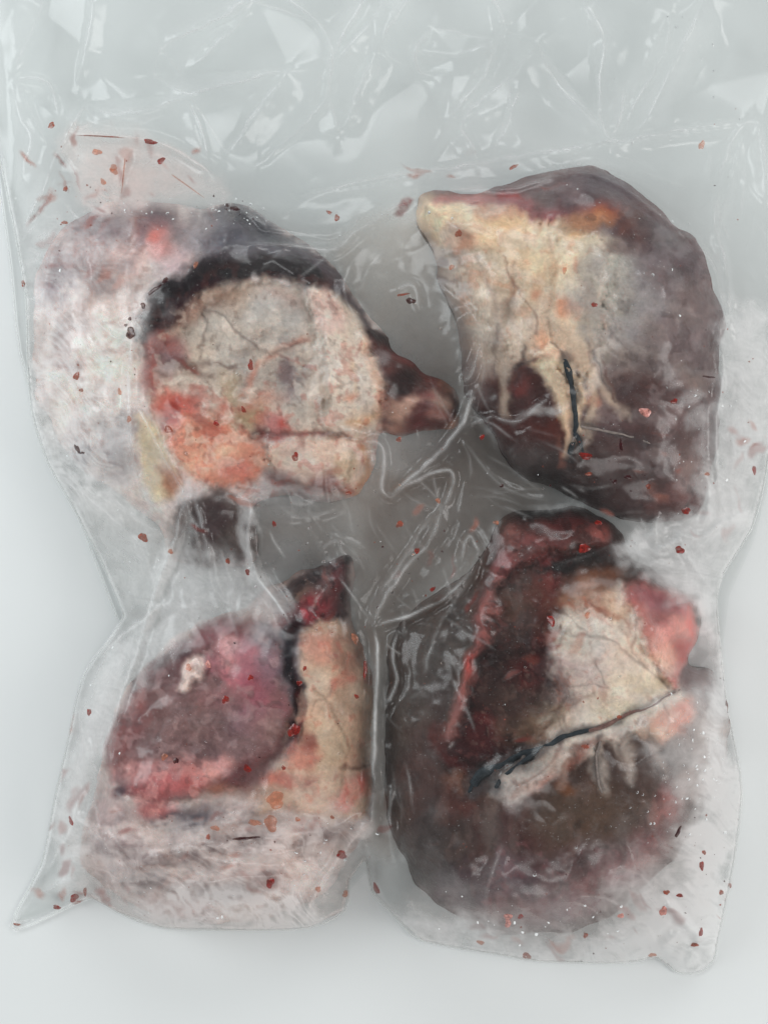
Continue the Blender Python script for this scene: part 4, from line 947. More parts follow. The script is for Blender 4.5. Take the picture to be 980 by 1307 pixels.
for t in tris:
    for k in range(1, len(t) - 1):
        A, Bq, Cq = vout[t[0]], vout[t[k]], vout[t[k + 1]]
        j0, j1 = [int((x - FU[0]) / FS) for x in (min(A.x, Bq.x, Cq.x), max(A.x, Bq.x, Cq.x))]
        i0, i1 = [int((y - FV[0]) / FS) for y in (min(A.y, Bq.y, Cq.y), max(A.y, Bq.y, Cq.y))]
        j0, i0 = max(j0, 0), max(i0, 0)
        uu, vv = U[i0:i1 + 2, j0:j1 + 2], V[i0:i1 + 2, j0:j1 + 2]
        den = (Bq.y - Cq.y) * (A.x - Cq.x) + (Cq.x - Bq.x) * (A.y - Cq.y)
        if abs(den) < 1e-9 or uu.size == 0:
            continue
        l1 = ((Bq.y - Cq.y) * (uu - Cq.x) + (Cq.x - Bq.x) * (vv - Cq.y)) / den
        l2 = ((Cq.y - A.y) * (uu - Cq.x) + (A.x - Cq.x) * (vv - Cq.y)) / den
        l3 = 1 - l1 - l2
        ins_ = (l1 >= -1e-6) & (l2 >= -1e-6) & (l3 >= -1e-6)
        hh = l1 * vh[t[0]] + l2 * vh[t[k]] + l3 * vh[t[k + 1]]
        sl = facet[i0:i1 + 2, j0:j1 + 2]
        sl[ins_] = hh[ins_]
facet = blur(facet, 4)
zf = zf + facet * 0.0013 * near

# folds standing up from the film: points, height mm, half width
RIDGES = [
    ([(90, 170), (150, 174), (200, 181), (240, 200), (270, 222)], 3.5, 7), ([(165, 190), (158, 220), (153, 250), (172, 275)], 2.5, 5), ([(310, 312), (362, 312), (425, 318), (455, 296), (500, 268), (542, 248)], 4, 7), ([(172, 275), (165, 300), (140, 320)], 1.5, 5),
    ([(542, 248), (600, 240), (660, 238), (720, 222)], 2, 6), ([(168, 440), (165, 500), (168, 570), (176, 612)], 4, 6), ([(174, 516), (190, 545), (210, 585), (236, 632)], 3, 6), ([(238, 634), (222, 690), (200, 750), (180, 815), (152, 900), (132, 958), (128, 1000)], 5, 7),
    ([(250, 640), (262, 690), (268, 720)], 2.5, 5), ([(238, 640), (250, 675), (255, 700)], 2, 4), ([(322, 640), (316, 690), (328, 735), (350, 765), (370, 796)], 5, 6), ([(300, 636), (318, 640), (322, 660)], 3, 5), ([(212, 770), (160, 808), (114, 848)], 4, 8),
    ([(114, 848), (100, 890), (108, 950), (126, 1000)], 2.5, 6), ([(464, 566), (484, 566), (490, 590), (488, 625), (498, 634)], 3.5, 5), ([(498, 634), (530, 605), (566, 572), (590, 540), (604, 500)], 4, 6), ([(498, 634), (545, 606), (572, 600), (578, 614), (566, 650)], 3.5, 5),
    ([(566, 650), (548, 690), (520, 722), (494, 760), (476, 796)], 6, 8), ([(548, 664), (520, 706), (486, 756)], 3, 5), ([(476, 796), (482, 840), (480, 900), (478, 960), (474, 1050)], 5, 6), ([(476, 800), (520, 786), (560, 768), (594, 738), (612, 706)], 5, 7), ([(612, 706), (598, 684), (588, 720)], 3, 5),
    ([(508, 806), (500, 836), (506, 870), (490, 900)], 3, 5), ([(472, 1048), (440, 1084), (404, 1140), (390, 1176)], 5, 7), ([(466, 1070), (474, 1100), (486, 1146)], 4, 5), ([(630, 532), (652, 538), (676, 530), (700, 508)], 3.5, 5), ([(590, 490), (604, 470), (612, 440)], 3, 6), ([(600, 540), (630, 530)], 2, 5),
    ([(862, 678), (890, 688), (920, 670), (958, 650)], 4, 6), ([(866, 684), (884, 720), (918, 764)], 3, 6), ([(900, 600), (906, 640), (896, 672)], 3, 5), ([(918, 420), (924, 470), (916, 520), (914, 580), (918, 640)], 3.5, 6), ([(832, 682), (838, 660), (836, 694)], 1.5, 5), ([(840, 700), (870, 690)], 2, 5),
    ([(916, 420), (930, 400), (940, 430)], 2, 5), ([(850, 1150), (870, 1175), (896, 1196)], 3, 6), ([(842, 1214), (870, 1190), (910, 1200)], 3, 6), ([(896, 1192), (884, 1215), (876, 1238)], 2, 5), ([(936, 1000), (920, 1030), (936, 1060)], 2.5, 7), ([(780, 1130), (790, 1110), (826, 1120)], 2, 6), ([(700, 1190), (780, 1200), (836, 1190)], 1.5, 8),
    ([(146, 1010), (170, 1030), (190, 1060)], 2.5, 6), ([(120, 1140), (150, 1136), (185, 1128)], 3, 5), ([(92, 1040), (130, 1070), (150, 1110), (130, 1140)], 3, 7), ([(60, 1110), (90, 1060), (104, 1000)], 3, 7), ([(14, 1180), (56, 1140), (100, 1120)], 3, 6), ([(180, 1100), (260, 1080), (340, 1090), (420, 1070)], 2, 8), ([(200, 1140), (300, 1120), (380, 1120)], 1.5, 9),
    ([(410, 700), (430, 690), (440, 712)], 2, 5), ([(420, 680), (445, 690), (466, 700)], 1.2, 4), ([(504, 370), (528, 366), (534, 396)], 2.5, 5), ([(450, 330), (440, 380), (470, 420)], 1.2, 7), ([(720, 216), (780, 230), (850, 280), (890, 312)], 1.5, 5), ([(890, 312), (915, 350), (924, 420)], 2.5, 6), ([(500, 1000), (497, 1060), (505, 1110)], 2.5, 6),
    ([(600, 740), (560, 800), (540, 860)], 2, 8), ([(640, 1080), (622, 1140), (628, 1180)], 1.8, 7), ([(350, 640), (380, 660), (430, 650)], 1.2, 6), ([(60, 600), (120, 640), (180, 700), (200, 760)], 2.0, 8), ([(36, 480), (70, 590), (140, 640), (215, 690)], 2, 9), ([(340, 290), (420, 300), (470, 270)], 1.2, 6), ([(400, 560), (440, 548), (474, 556)], 1.5, 5),
    ([(590, 560), (640, 620), (700, 640)], 1.5, 6), ([(575, 420), (600, 400), (620, 440)], 1.5, 6), ([(300, 262), (345, 290)], 2, 5), ([(176, 262), (250, 264), (300, 260)], 1.5, 6), ([(80, 300), (60, 350), (50, 420)], 1.5, 6),
]
wob = fbm(U, V, 20, 2, 900)
crease = np.zeros(U.shape)      # white of sharply folded polythene, plus painted glare along the long folds
for pts, hmm, w in RIDGES:
    p = smooth_loop(pts, 6, False)
    m_ = w * 5
    sel = (U > p[:, 0].min() - m_) & (U < p[:, 0].max() + m_) & (V > p[:, 1].min() - m_) & (V < p[:, 1].max() + m_)
    d, t = dist_line(U[sel] + wob[sel] * 1.2, V[sel] + wob[sel] * 1.0, p)
    w = w * 0.85
    prof = np.exp(-(d / w) ** 1.15) - 0.28 * np.exp(-((d - 2.2 * w) / w) ** 2)
    taper = sstep(0, 0.12, t) * sstep(0, 0.12, 1 - t) * 0.75 + 0.25
    zf[sel] += prof * taper * hmm * 0.001 * 1.25 * near[sel]
    crease[sel] = np.maximum(crease[sel], np.exp(-(d / 1.9) ** 1.5) * taper * min(1, hmm / 4.5))

# fine stretch wrinkles, mostly where the film spans from one piece to the next
wr = random.Random(21)
WZ = [(300, 1090, 110, 45, -6, 40), (110, 1000, 30, 90, 75, 18), (430, 690, 110, 60, 60, 26), (280, 740, 60, 50, 80, 20), (540, 760, 50, 70, 55, 20), (930, 560, 24, 120, 88, 22), (860, 1140, 60, 50, 50, 26), (500, 1000, 16, 110, 88, 14), (140, 700, 60, 60, 60, 18), (110, 420, 50, 120, 60, 30), (720, 1180, 130, 24, 8, 18),
      (460, 320, 90, 40, -20, 16), (600, 440, 30, 70, 75, 16), (860, 690, 60, 30, -20, 16), (760, 225, 90, 16, 20, 12), (930, 300, 30, 90, 85, 14), (170, 230, 70, 40, 30, 14), (650, 620, 70, 40, 25, 14)]
for cx, cy, sx, sy, an, cnt in WZ:
    for _ in range(cnt):
        u0, v0 = wr.gauss(cx, sx * 0.8), wr.gauss(cy, sy * 0.8)
        a_ = math.radians(an + wr.gauss(0, 16))
        ln = wr.uniform(14, 52)
        bend = wr.uniform(-0.22, 0.22) * ln
        ca, sa = math.cos(a_), math.sin(a_)
        p = smooth_loop([(u0 - ca * ln, v0 - sa * ln), (u0 - sa * bend, v0 + ca * bend), (u0 + ca * ln, v0 + sa * ln)], 4, False)
        w = wr.uniform(1.6, 4.2)
        sel = np.ix_(np.nonzero((FV > p[:, 1].min() - 16) & (FV < p[:, 1].max() + 16))[0], np.nonzero((FU > p[:, 0].min() - 16) & (FU < p[:, 0].max() + 16))[0])
        if sel[0].size == 0 or sel[1].size == 0:
            continue
        d, t = dist_line(U[sel] + wob[sel], V[sel], p)
        k = sstep(0, 0.3, t) * sstep(0, 0.3, 1 - t)
        hw = wr.uniform(0.25, 0.8)
        zf[sel] += np.exp(-(d / w) ** 1.3) * k * hw * 0.001 * near[sel]
        crease[sel] = np.maximum(crease[sel], np.exp(-(d / 1.5) ** 1.6) * k * hw * wr.choice([0, 0.25, 0.5, 0.7]))

# long soft folds of the empty mouth of the bag: broad on one side, sharp on the other
LONG = [([(330, -10), (270, 28), (206, 58)], 5, 16, 1), ([(367, 90), (330, 140), (292, 196)], 6, 16, -1), ([(196, 98), (240, 118), (300, 104), (368, 88)], 6, 12, 1), ([(326, 4), (280, 55), (232, 92)], 3, 10, 1), ([(122, -20), (112, 50), (98, 112)], 5, 12, -1), ([(110, 132), (154, 146), (245, 122)], 4, 9, 1),
        ([(340, -20), (405, 28), (424, 72), (418, 120), (398, 150), (330, 210)], 5, 13, 1), ([(500, -10), (470, 30), (430, 78)], 6, 14, -1), ([(420, 122), (428, 150), (434, 174)], 5, 11, 1), ([(482, 62), (455, 120), (436, 174)], 6, 14, -1), ([(470, -10), (440, 40), (425, 72)], 4, 9, 1), ([(550, 34), (530, 64), (536, 92), (556, 100)], 4, 9, -1), ([(640, 40), (620, 92), (588, 130), (568, 158)], 6, 16, 1),
        ([(690, 50), (650, 100), (600, 140), (586, 164)], 5, 18, -1), ([(586, 164), (600, 180), (608, 198)], 6, 10, 1), ([(684, 52), (712, 108), (782, 180)], 4, 12, 1), ([(662, 110), (650, 150), (632, 186)], 5, 14, -1), ([(744, 0), (770, 46), (766, 100), (766, 150)], 6, 16, -1), ([(766, 148), (772, 168), (782, 180)], 5, 9, 1), ([(798, 110), (792, 145), (784, 178)], 5, 12, 1),
        ([(905, -10), (868, 60), (828, 146), (792, 178)], 8, 16, -1), ([(858, 10), (846, 66), (812, 130), (786, 178)], 7, 11, 1), ([(660, 202), (730, 188), (800, 178), (880, 164), (972, 154)], 5, 9, 1), ([(380, 252), (460, 232), (545, 218), (662, 202)], 2.5, 9, 1), ([(952, 152), (930, 190), (916, 240), (912, 300)], 4, 10, -1), ([(966, 152), (976, 200), (984, 270)], 4, 10, 1), ([(914, 298), (928, 350), (930, 420)], 3, 9, 1),
        ([(20, 100), (60, 104), (76, 150)], 3, 10, 1), ([(16, 108), (26, 150), (40, 180), (22, 240)], 4, 9, -1), ([(88, 172), (60, 230), (30, 300)], 5, 14, 1), ([(110, 132), (92, 165)], 3, 8, 1), ([(60, -10), (40, 40), (18, 90)], 4, 14, 1), ([(240, 130), (256, 160), (266, 210)], 2.5, 10, 1), ([(620, -20), (640, 20), (642, 42)], 4, 12, -1), ([(530, -20), (500, 30), (480, 70)], 5, 14, 1)]
for pts, hmm, w, side in LONG:
    p = smooth_loop(pts, 6, False)
    d, t = dist_line(U + wob * 1.5, V + wob * 1.5, p)
    # which side of the fold a point is on
    q0, q1 = p[0], p[-1]
    cr_ = np.sign((q1[0] - q0[0]) * (V - q0[1]) - (q1[1] - q0[1]) * (U - q0[0])) * side
    w = w * 1.35
    hmm = hmm * 1.35
    wd = np.where(cr_ > 0, w * 1.7, w * 0.5)
    q_ = np.clip(1 - d / wd, 0, 1)
    prof = 0.25 * q_ * q_ * (3 - 2 * q_) + 0.75 * q_ ** 1.2
    taper = sstep(0, 0.2, t) * sstep(0, 0.25, 1 - t) * 0.8 + 0.2
    zf += prof * taper * hmm * 0.001 * near
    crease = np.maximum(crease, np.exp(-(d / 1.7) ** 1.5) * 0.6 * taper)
    crease = np.maximum(crease, 0.24 * taper * np.where(cr_ > 0, np.exp(-(d / 15) ** 1.4), np.exp(-(d / 3.0) ** 2)))  # broad pale band painted beside the fold as reflected light
zf = blur(zf, 1)

# small crumples everywhere
cr = 1 - np.abs(fbm(U + 9 * fbm(U, V, 50, 2, 910), V, 62, 3, 920)) * 2.2
cr2 = 1 - np.abs(fbm(U, V, 24, 2, 930)) * 2.0
topw = 1 - sstep(180, 330, V)
zf = zf + near * (0.0006 * cr * (1 - topw) + 0.00010 * cr2 * (1 - topw))
zf = np.maximum(zf, np.where(obst > 0, obst + 0.0009, z0 * 0.9))

# frost, moisture and thin blood on the film: colour and how cloudy
haze = np.zeros(U.shape) + 0.01
hz_rgb = np.zeros(U.shape + (3,)) + 0.96
wu = U + fbm(U, V, 60, 4, 940) * 16
wv = V + fbm(U, V, 60, 4, 950) * 16
Nf = fbm(U, V, 18, 4, 960)
WHT = (252, 252, 251)
PNK = (248, 232, 226)
GRY = (226, 225, 222)
HZ = [
    # (op, cloudiness)
    (P([(34, 400), (50, 300), (110, 268), (170, 300), (180, 400), (168, 520), (176, 620), (100, 620), (50, 560)], WHT, 40), 0.24), (P([(40, 420), (110, 400), (168, 440), (165, 540), (176, 620), (100, 620), (50, 560)], WHT, 34), 0.28), (P([(60, 590), (150, 620), (215, 690), (210, 770), (150, 780), (110, 690)], WHT, 18), 0.34),
    (P([(95, 172), (200, 182), (268, 222), (300, 262), (180, 262), (110, 270), (92, 240)], PNK, 12), 0.34), (B(170, 225, 60, 30, (226, 184, 172), 20), 0.30), (P([(300, 240), (520, 235), (540, 260), (440, 320), (340, 280)], GRY, 18), 0.22),
    (P([(440, 330), (560, 270), (600, 420), (620, 520), (560, 480), (480, 420)], GRY, 20), 0.30), (P([(340, 640), (500, 640), (580, 600), (600, 700), (480, 800), (440, 700), (330, 740)], GRY, 22), 0.26),
    (P([(210, 720), (330, 720), (370, 800), (280, 800), (190, 860), (150, 920)], WHT, 18), 0.4), (P([(118, 850), (180, 810), (150, 910), (126, 1000), (100, 1120), (60, 1130), (90, 960)], WHT, 16), 0.5),
    (P([(110, 1080), (200, 1060), (320, 1070), (460, 1060), (430, 1120), (390, 1186), (200, 1188), (130, 1150)], PNK, 30), 0.36), (P([(180, 1150), (300, 1140), (400, 1140), (390, 1190), (220, 1190)], WHT, 14), 0.65), (P([(300, 1030), (470, 1040), (440, 1090), (300, 1080)], PNK, 18), 0.30),
    (P([(914, 400), (975, 420), (975, 620), (930, 670), (908, 640), (918, 520)], WHT, 26), 0.6), (P([(800, 680), (960, 640), (920, 760), (890, 770), (840, 740)], WHT, 14), 0.55), (P([(890, 770), (918, 770), (935, 920), (946, 1010), (900, 1000), (915, 900)], WHT, 12), 0.75),
    (P([(905, 1000), (950, 1000), (936, 1120), (914, 1236), (700, 1236), (556, 1208), (510, 1172), (560, 1180), (660, 1204), (790, 1180), (866, 1110)], WHT, 24), 0.88), (P([(800, 1120), (850, 1090), (880, 1040), (940, 1040), (900, 1200), (780, 1190)], WHT, 34), 0.34),
    (P([(760, 330), (880, 310), (910, 420), (900, 640), (780, 620), (740, 480)], GRY, 40), 0.13), (P([(640, 560), (900, 600), (880, 680), (700, 660), (560, 640)], GRY, 26), 0.10), (P([(490, 800), (590, 720), (570, 900), (560, 1120), (500, 1080)], GRY, 20), 0.14), (P([(150, 880), (330, 880), (340, 990), (150, 1000)], GRY, 30), 0.10),
    (P([(600, 1020), (840, 1000), (800, 1140), (600, 1150)], GRY, 40), 0.07), (P([(240, 300), (400, 310), (340, 360), (230, 350)], GRY, 14), 0.12), (P([(560, 300), (620, 340), (640, 480), (590, 460)], GRY, 16), 0.22), (P([(600, 270), (900, 300), (930, 240), (760, 205)], GRY, 18), 0.10),
    (P([(560, 1150), (700, 1150), (800, 1090), (860, 1020), (900, 960), (930, 1010), (900, 1130), (820, 1200), (660, 1210), (540, 1190)], PNK, 44), 0.26), (P([(840, 900), (905, 870), (930, 960), (900, 1040), (850, 1010)], WHT, 26), 0.3),
    (B(875, 500, 16, 14, WHT, 8), 0.3), (B(895, 540, 14, 16, WHT, 8), 0.3), (B(640, 1110, 14, 60, GRY, 10), 0.2), (B(240, 690, 8, 40, WHT, 5), 0.3), (B(310, 680, 6, 50, WHT, 4), 0.4), (B(690, 525, 36, 6, WHT, 4, 1, -20), 0.35), (B(600, 500, 10, 40, GRY, 7, 1, 20), 0.3),
    (P([(500, 640), (560, 620), (570, 660), (500, 760), (478, 800), (470, 780), (510, 700)], GRY, 8), 0.25), (P([(530, 780), (600, 700), (616, 710), (590, 750), (540, 790)], GRY, 8), 0.22), (B(700, 210, 60, 14, GRY, 10), 0.18),
]
# thin smears of blood and juice wiped along the inside of the film
sm = random.Random(33)
for cx, cy, sx, sy, an, cnt in [(110, 330, 45, 50, -50, 22), (150, 225, 60, 30, 60, 16), (330, 560, 90, 60, 10, 10), (300, 1100, 110, 40, -8, 20), (80, 1050, 20, 60, -70, 12), (620, 240, 90, 14, -8, 8), (950, 580, 14, 60, 85, 12), (850, 1180, 40, 30, 40, 10), (700, 1200, 90, 12, 8, 10), (440, 840, 18, 60, 80, 10), (720, 840, 70, 80, -60, 10), (860, 620, 40, 30, 10, 8), (560, 700, 40, 50, -60, 8), (120, 1150, 30, 12, 30, 8)]:
    for _ in range(cnt):
        ln = sm.uniform(3, 13)
        HZ.append((B(sm.gauss(cx, sx), sm.gauss(cy, sy), ln, ln * sm.uniform(0.22, 0.55), sm.choice([(176, 92, 74), (196, 116, 92), (150, 60, 52), (168, 104, 96)]), 2.5, 1, an + sm.gauss(0, 18)), sm.uniform(0.25, 0.7)))
for o, k in HZ:
    a = o.alpha(wu, wv, Nf)
    add = a * (k * 0.2 if o.col is GRY else k)
    tot = haze + add * (1 - haze)
    wgt = np.where(tot > 1e-4, add / np.maximum(haze + add, 1e-4), 0)[..., None]
    hz_rgb = hz_rgb * (1 - wgt) + lin(o.col) * wgt
    haze = tot
# frost gathers in a broken band where the film leaves a piece
ed_m = blur((obst > 0).astype(float), 14)
band = np.clip(4 * ed_m * (1 - ed_m), 0, 1) * sstep(-0.1, 0.5, fbm(U, V, 55, 4, 996)) * (0.6 + 0.6 * fbm(U, V, 9, 3, 997))
band *= 1 - np.exp(-(((U - 520) / 110) ** 2 + ((V - 720) / 260) ** 2))
haze = haze + 0.26 * np.clip(band, 0, 1) * (1 - haze)
streak = fbm(U * 0.35 + V * 0.1, V * 1.3, 16, 4, 970)
for a_, b_ in ed:
    if fold_pts[keys[a_]][2] + fold_pts[keys[b_]][2] < 9:
        continue
    p_ = [tuple(pts2[a_]), tuple(pts2[b_])]
    d, t = dist_line(U + wob * 1.5, V + wob * 1.5, p_)
    crease = np.maximum(crease, np.exp(-(d / 1.7) ** 1.5) * 0.35)
crease = np.maximum(crease, np.exp(-((bag_sd - 2.5) / 1.8) ** 2) * 0.8)
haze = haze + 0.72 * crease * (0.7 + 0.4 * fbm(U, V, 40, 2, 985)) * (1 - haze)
wx, wy = U + 26 * fbm(U, V, 70, 3, 991), V + 26 * fbm(U, V, 70, 3, 998)
fibz = np.maximum(B(100, 430, 80, 190, WHT, 30).alpha(wu, wv, Nf), B(280, 1105, 190, 80, WHT, 30).alpha(wu, wv, Nf))
fib = 1 - np.abs(fbm((wx * 0.8 + wy * 0.6) * 0.3, -wx * 0.6 + wy * 0.8, 9, 3, 992)) * 1.6
haze = np.clip(haze * (0.99 + 0.3 * (1 - haze) * fbm(U, V, 30, 4, 980) + 0.12 * streak + (0.16 + 0.45 * fibz) * (fib - 0.45) + 0.25 * fibz * fbm(U, V, 6, 2, 994)), 0.012, 0.92)

# film mesh
FZ = zf
gv, gu = np.gradient(bag_sd, FS)
g = np.hypot(gu, gv) + 1e-6
over = np.where(bag_sd < 0, -bag_sd, 0)
Us, Vs = U + np.where(over < 6, gu / g * over, 0), V + np.where(over < 6, gv / g * over, 0)
mask = bag_sd > -FS * 1.2
zz = np.where(bag_sd < FS, z0, FZ)
X, Y, Z = pos(Us, Vs, zz)
co = np.stack([X, Y, Z], -1).reshape(-1, 3)
idx = np.arange(U.size).reshape(U.shape)
faces = np.stack([idx[:-1, :-1], idx[1:, :-1], idx[1:, 1:], idx[:-1, 1:]], -1).reshape(-1, 4)
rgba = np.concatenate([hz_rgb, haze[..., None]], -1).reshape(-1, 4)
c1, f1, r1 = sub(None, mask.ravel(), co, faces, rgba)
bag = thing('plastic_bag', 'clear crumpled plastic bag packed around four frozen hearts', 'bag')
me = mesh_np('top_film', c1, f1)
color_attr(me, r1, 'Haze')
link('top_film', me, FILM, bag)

# the under sheet, a little wider at the left side
UNDER = [(-40, -168), (-30, 0), (-16, 130), (0, 240), (14, 340), (26, 450), (60, 560), (92, 640), (116, 700), (150, 790), (170, 830), (130, 900), (100, 1000), (66, 1100), (24, 1178), (120, 1138), (210, 1172), (400, 1176), (438, 1168), (444, 1140), (470, 1110),
         (500, 1160), (560, 1196), (700, 1220), (850, 1226), (900, 1214), (930, 1100), (938, 1000), (918, 860), (930, 760), (962, 690), (980, 620), (1000, 400), (1020, 100), (1030, -168)]
# warm grey tint painted on the under sheet as shade between the pieces
GAP_SHADE = [(P([(410, 330), (540, 290), (620, 520), (700, 640), (600, 740), (500, 860), (500, 1080), (466, 1060), (470, 860), (380, 700), (330, 690), (420, 620), (590, 560)], (214, 188, 164), 30), 0.45),
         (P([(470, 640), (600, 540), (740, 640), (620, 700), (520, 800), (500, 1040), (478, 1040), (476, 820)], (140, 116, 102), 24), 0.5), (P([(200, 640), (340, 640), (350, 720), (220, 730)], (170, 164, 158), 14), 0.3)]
us = np.arange(-60, 1050, 6.0)
vs = np.arange(-170, 1240, 6.0)
U2, V2 = np.meshgrid(us, vs)
sd2 = sdf_poly(U2, V2, np.array(UNDER, float))
gv, gu = np.gradient(sd2, 6.0)
g = np.hypot(gu, gv) + 1e-6
over = np.where(sd2 < 0, -sd2, 0)
jr = np.concatenate([np.full(U2.shape + (3,), 0.96), np.full(U2.shape + (1,), 0.02)], -1)
for o, k in GAP_SHADE:
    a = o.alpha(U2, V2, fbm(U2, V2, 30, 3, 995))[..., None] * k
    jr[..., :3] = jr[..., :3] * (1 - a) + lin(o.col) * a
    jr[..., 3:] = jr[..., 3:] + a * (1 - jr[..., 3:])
z2 = 0.0007 + 0.0002 * fbm(U2, V2, 40, 2, 990)
X, Y, Z = pos(U2 + gu / g * over, V2 + gv / g * over, z2)
co = np.stack([X, Y, Z], -1).reshape(-1, 3)
idx = np.arange(U2.size).reshape(U2.shape)
faces = np.stack([idx[:-1, :-1], idx[1:, :-1], idx[1:, 1:], idx[:-1, 1:]], -1).reshape(-1, 4)
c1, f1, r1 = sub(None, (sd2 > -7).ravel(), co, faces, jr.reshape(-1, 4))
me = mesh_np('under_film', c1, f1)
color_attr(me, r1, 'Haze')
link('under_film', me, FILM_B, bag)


# the welded rim of the bag: a thin cord of doubled film
def rim_cord(path, rad):
    p = smooth_loop(path, 3, False)
    C = np.array([pos(u, v, z0 + 0.0002) for u, v in p])
    co, f, nr = [], [], 6
    k = len(C)
    for i in range(k):
        td = C[min(i + 1, k - 1)] - C[max(i - 1, 0)]
        td = td / (np.linalg.norm(td) + 1e-9)
        sd_ = np.cross(td, (0, 0, 1))
        for q in range(nr):
            an = 2 * math.pi * q / nr
            co.append(C[i] + sd_ * math.cos(an) * rad * S + np.array((0, 0, 1)) * math.sin(an) * rad * S * 0.7)
    for i in range(k - 1):
        for q in range(nr):
            f.append((i * nr + q, i * nr + (q + 1) % nr, (i + 1) * nr + (q + 1) % nr, (i + 1) * nr + q))
    me = mesh_np('welded_edge', np.array(co), np.array(f))
    color_attr(me, np.tile([0.93, 0.94, 0.93, 0.4], (len(co), 1)), 'Haze')
    return link('welded_edge', me, FILM, bag)


rim_cord(BAG, 1.1)
rim_cord(UNDER[:10], 1.0)


def film_z(u, v):
    fx = min(max((u - FU[0]) / FS, 0), len(FU) - 1.001)
    fy = min(max((v - FV[0]) / FS, 0), len(FV) - 1.001)
    i, j = int(fy), int(fx)
    a, b_ = fy - i, fx - j
    return float((zz[i, j] * (1 - b_) + zz[i, j + 1] * b_) * (1 - a) + (zz[i + 1, j] * (1 - b_) + zz[i + 1, j + 1] * b_) * a)


# ------------------------------------------------------------------ blood specks and droplets on the film
def blob_mesh(u, v, rx, ry, ang, rnd, thick=0.45, nseg=14, irr=0.3):
    """a flattened irregular drop that follows the film under it; returns vertices and quads"""
    ph = [rnd.uniform(0, 6.28) for _ in range(4)]
    co, f = [], []
    c, s_ = math.cos(math.radians(ang)), math.sin(math.radians(ang))
    rings = (1.0, 0.8, 0.45)
    for ri, r in enumerate(rings):
        for q in range(nseg):
            t = 2 * math.pi * q / nseg
            k = r * (1 + irr * (0.5 * math.sin(2 * t + ph[0]) + 0.4 * math.sin(3 * t + ph[1]) + 0.25 * math.sin(5 * t + ph[2])))
            x, y = rx * k * math.cos(t), ry * k * math.sin(t)
            uu, vv = u + x * c - y * s_, v + x * s_ + y * c
            hgt = (0.0, 0.6, 0.95)[ri] * thick * min(rx, ry) * S
            co.append(pos(uu, vv, film_z(uu, vv) + 0.00015 + hgt))
    for ri in range(2):
        for q in range(nseg):
            a, b_ = ri * nseg + q, ri * nseg + (q + 1) % nseg
            f.append((a, b_, b_ + nseg, a + nseg))
    co.append(pos(u, v, film_z(u, v) + 0.00015 + thick * min(rx, ry) * S))
    last = len(co) - 1
    for q in range(0, nseg, 2):
        f.append((2 * nseg + q, 2 * nseg + (q + 1) % nseg, 2 * nseg + (q + 2) % nseg, last))
    return co, f


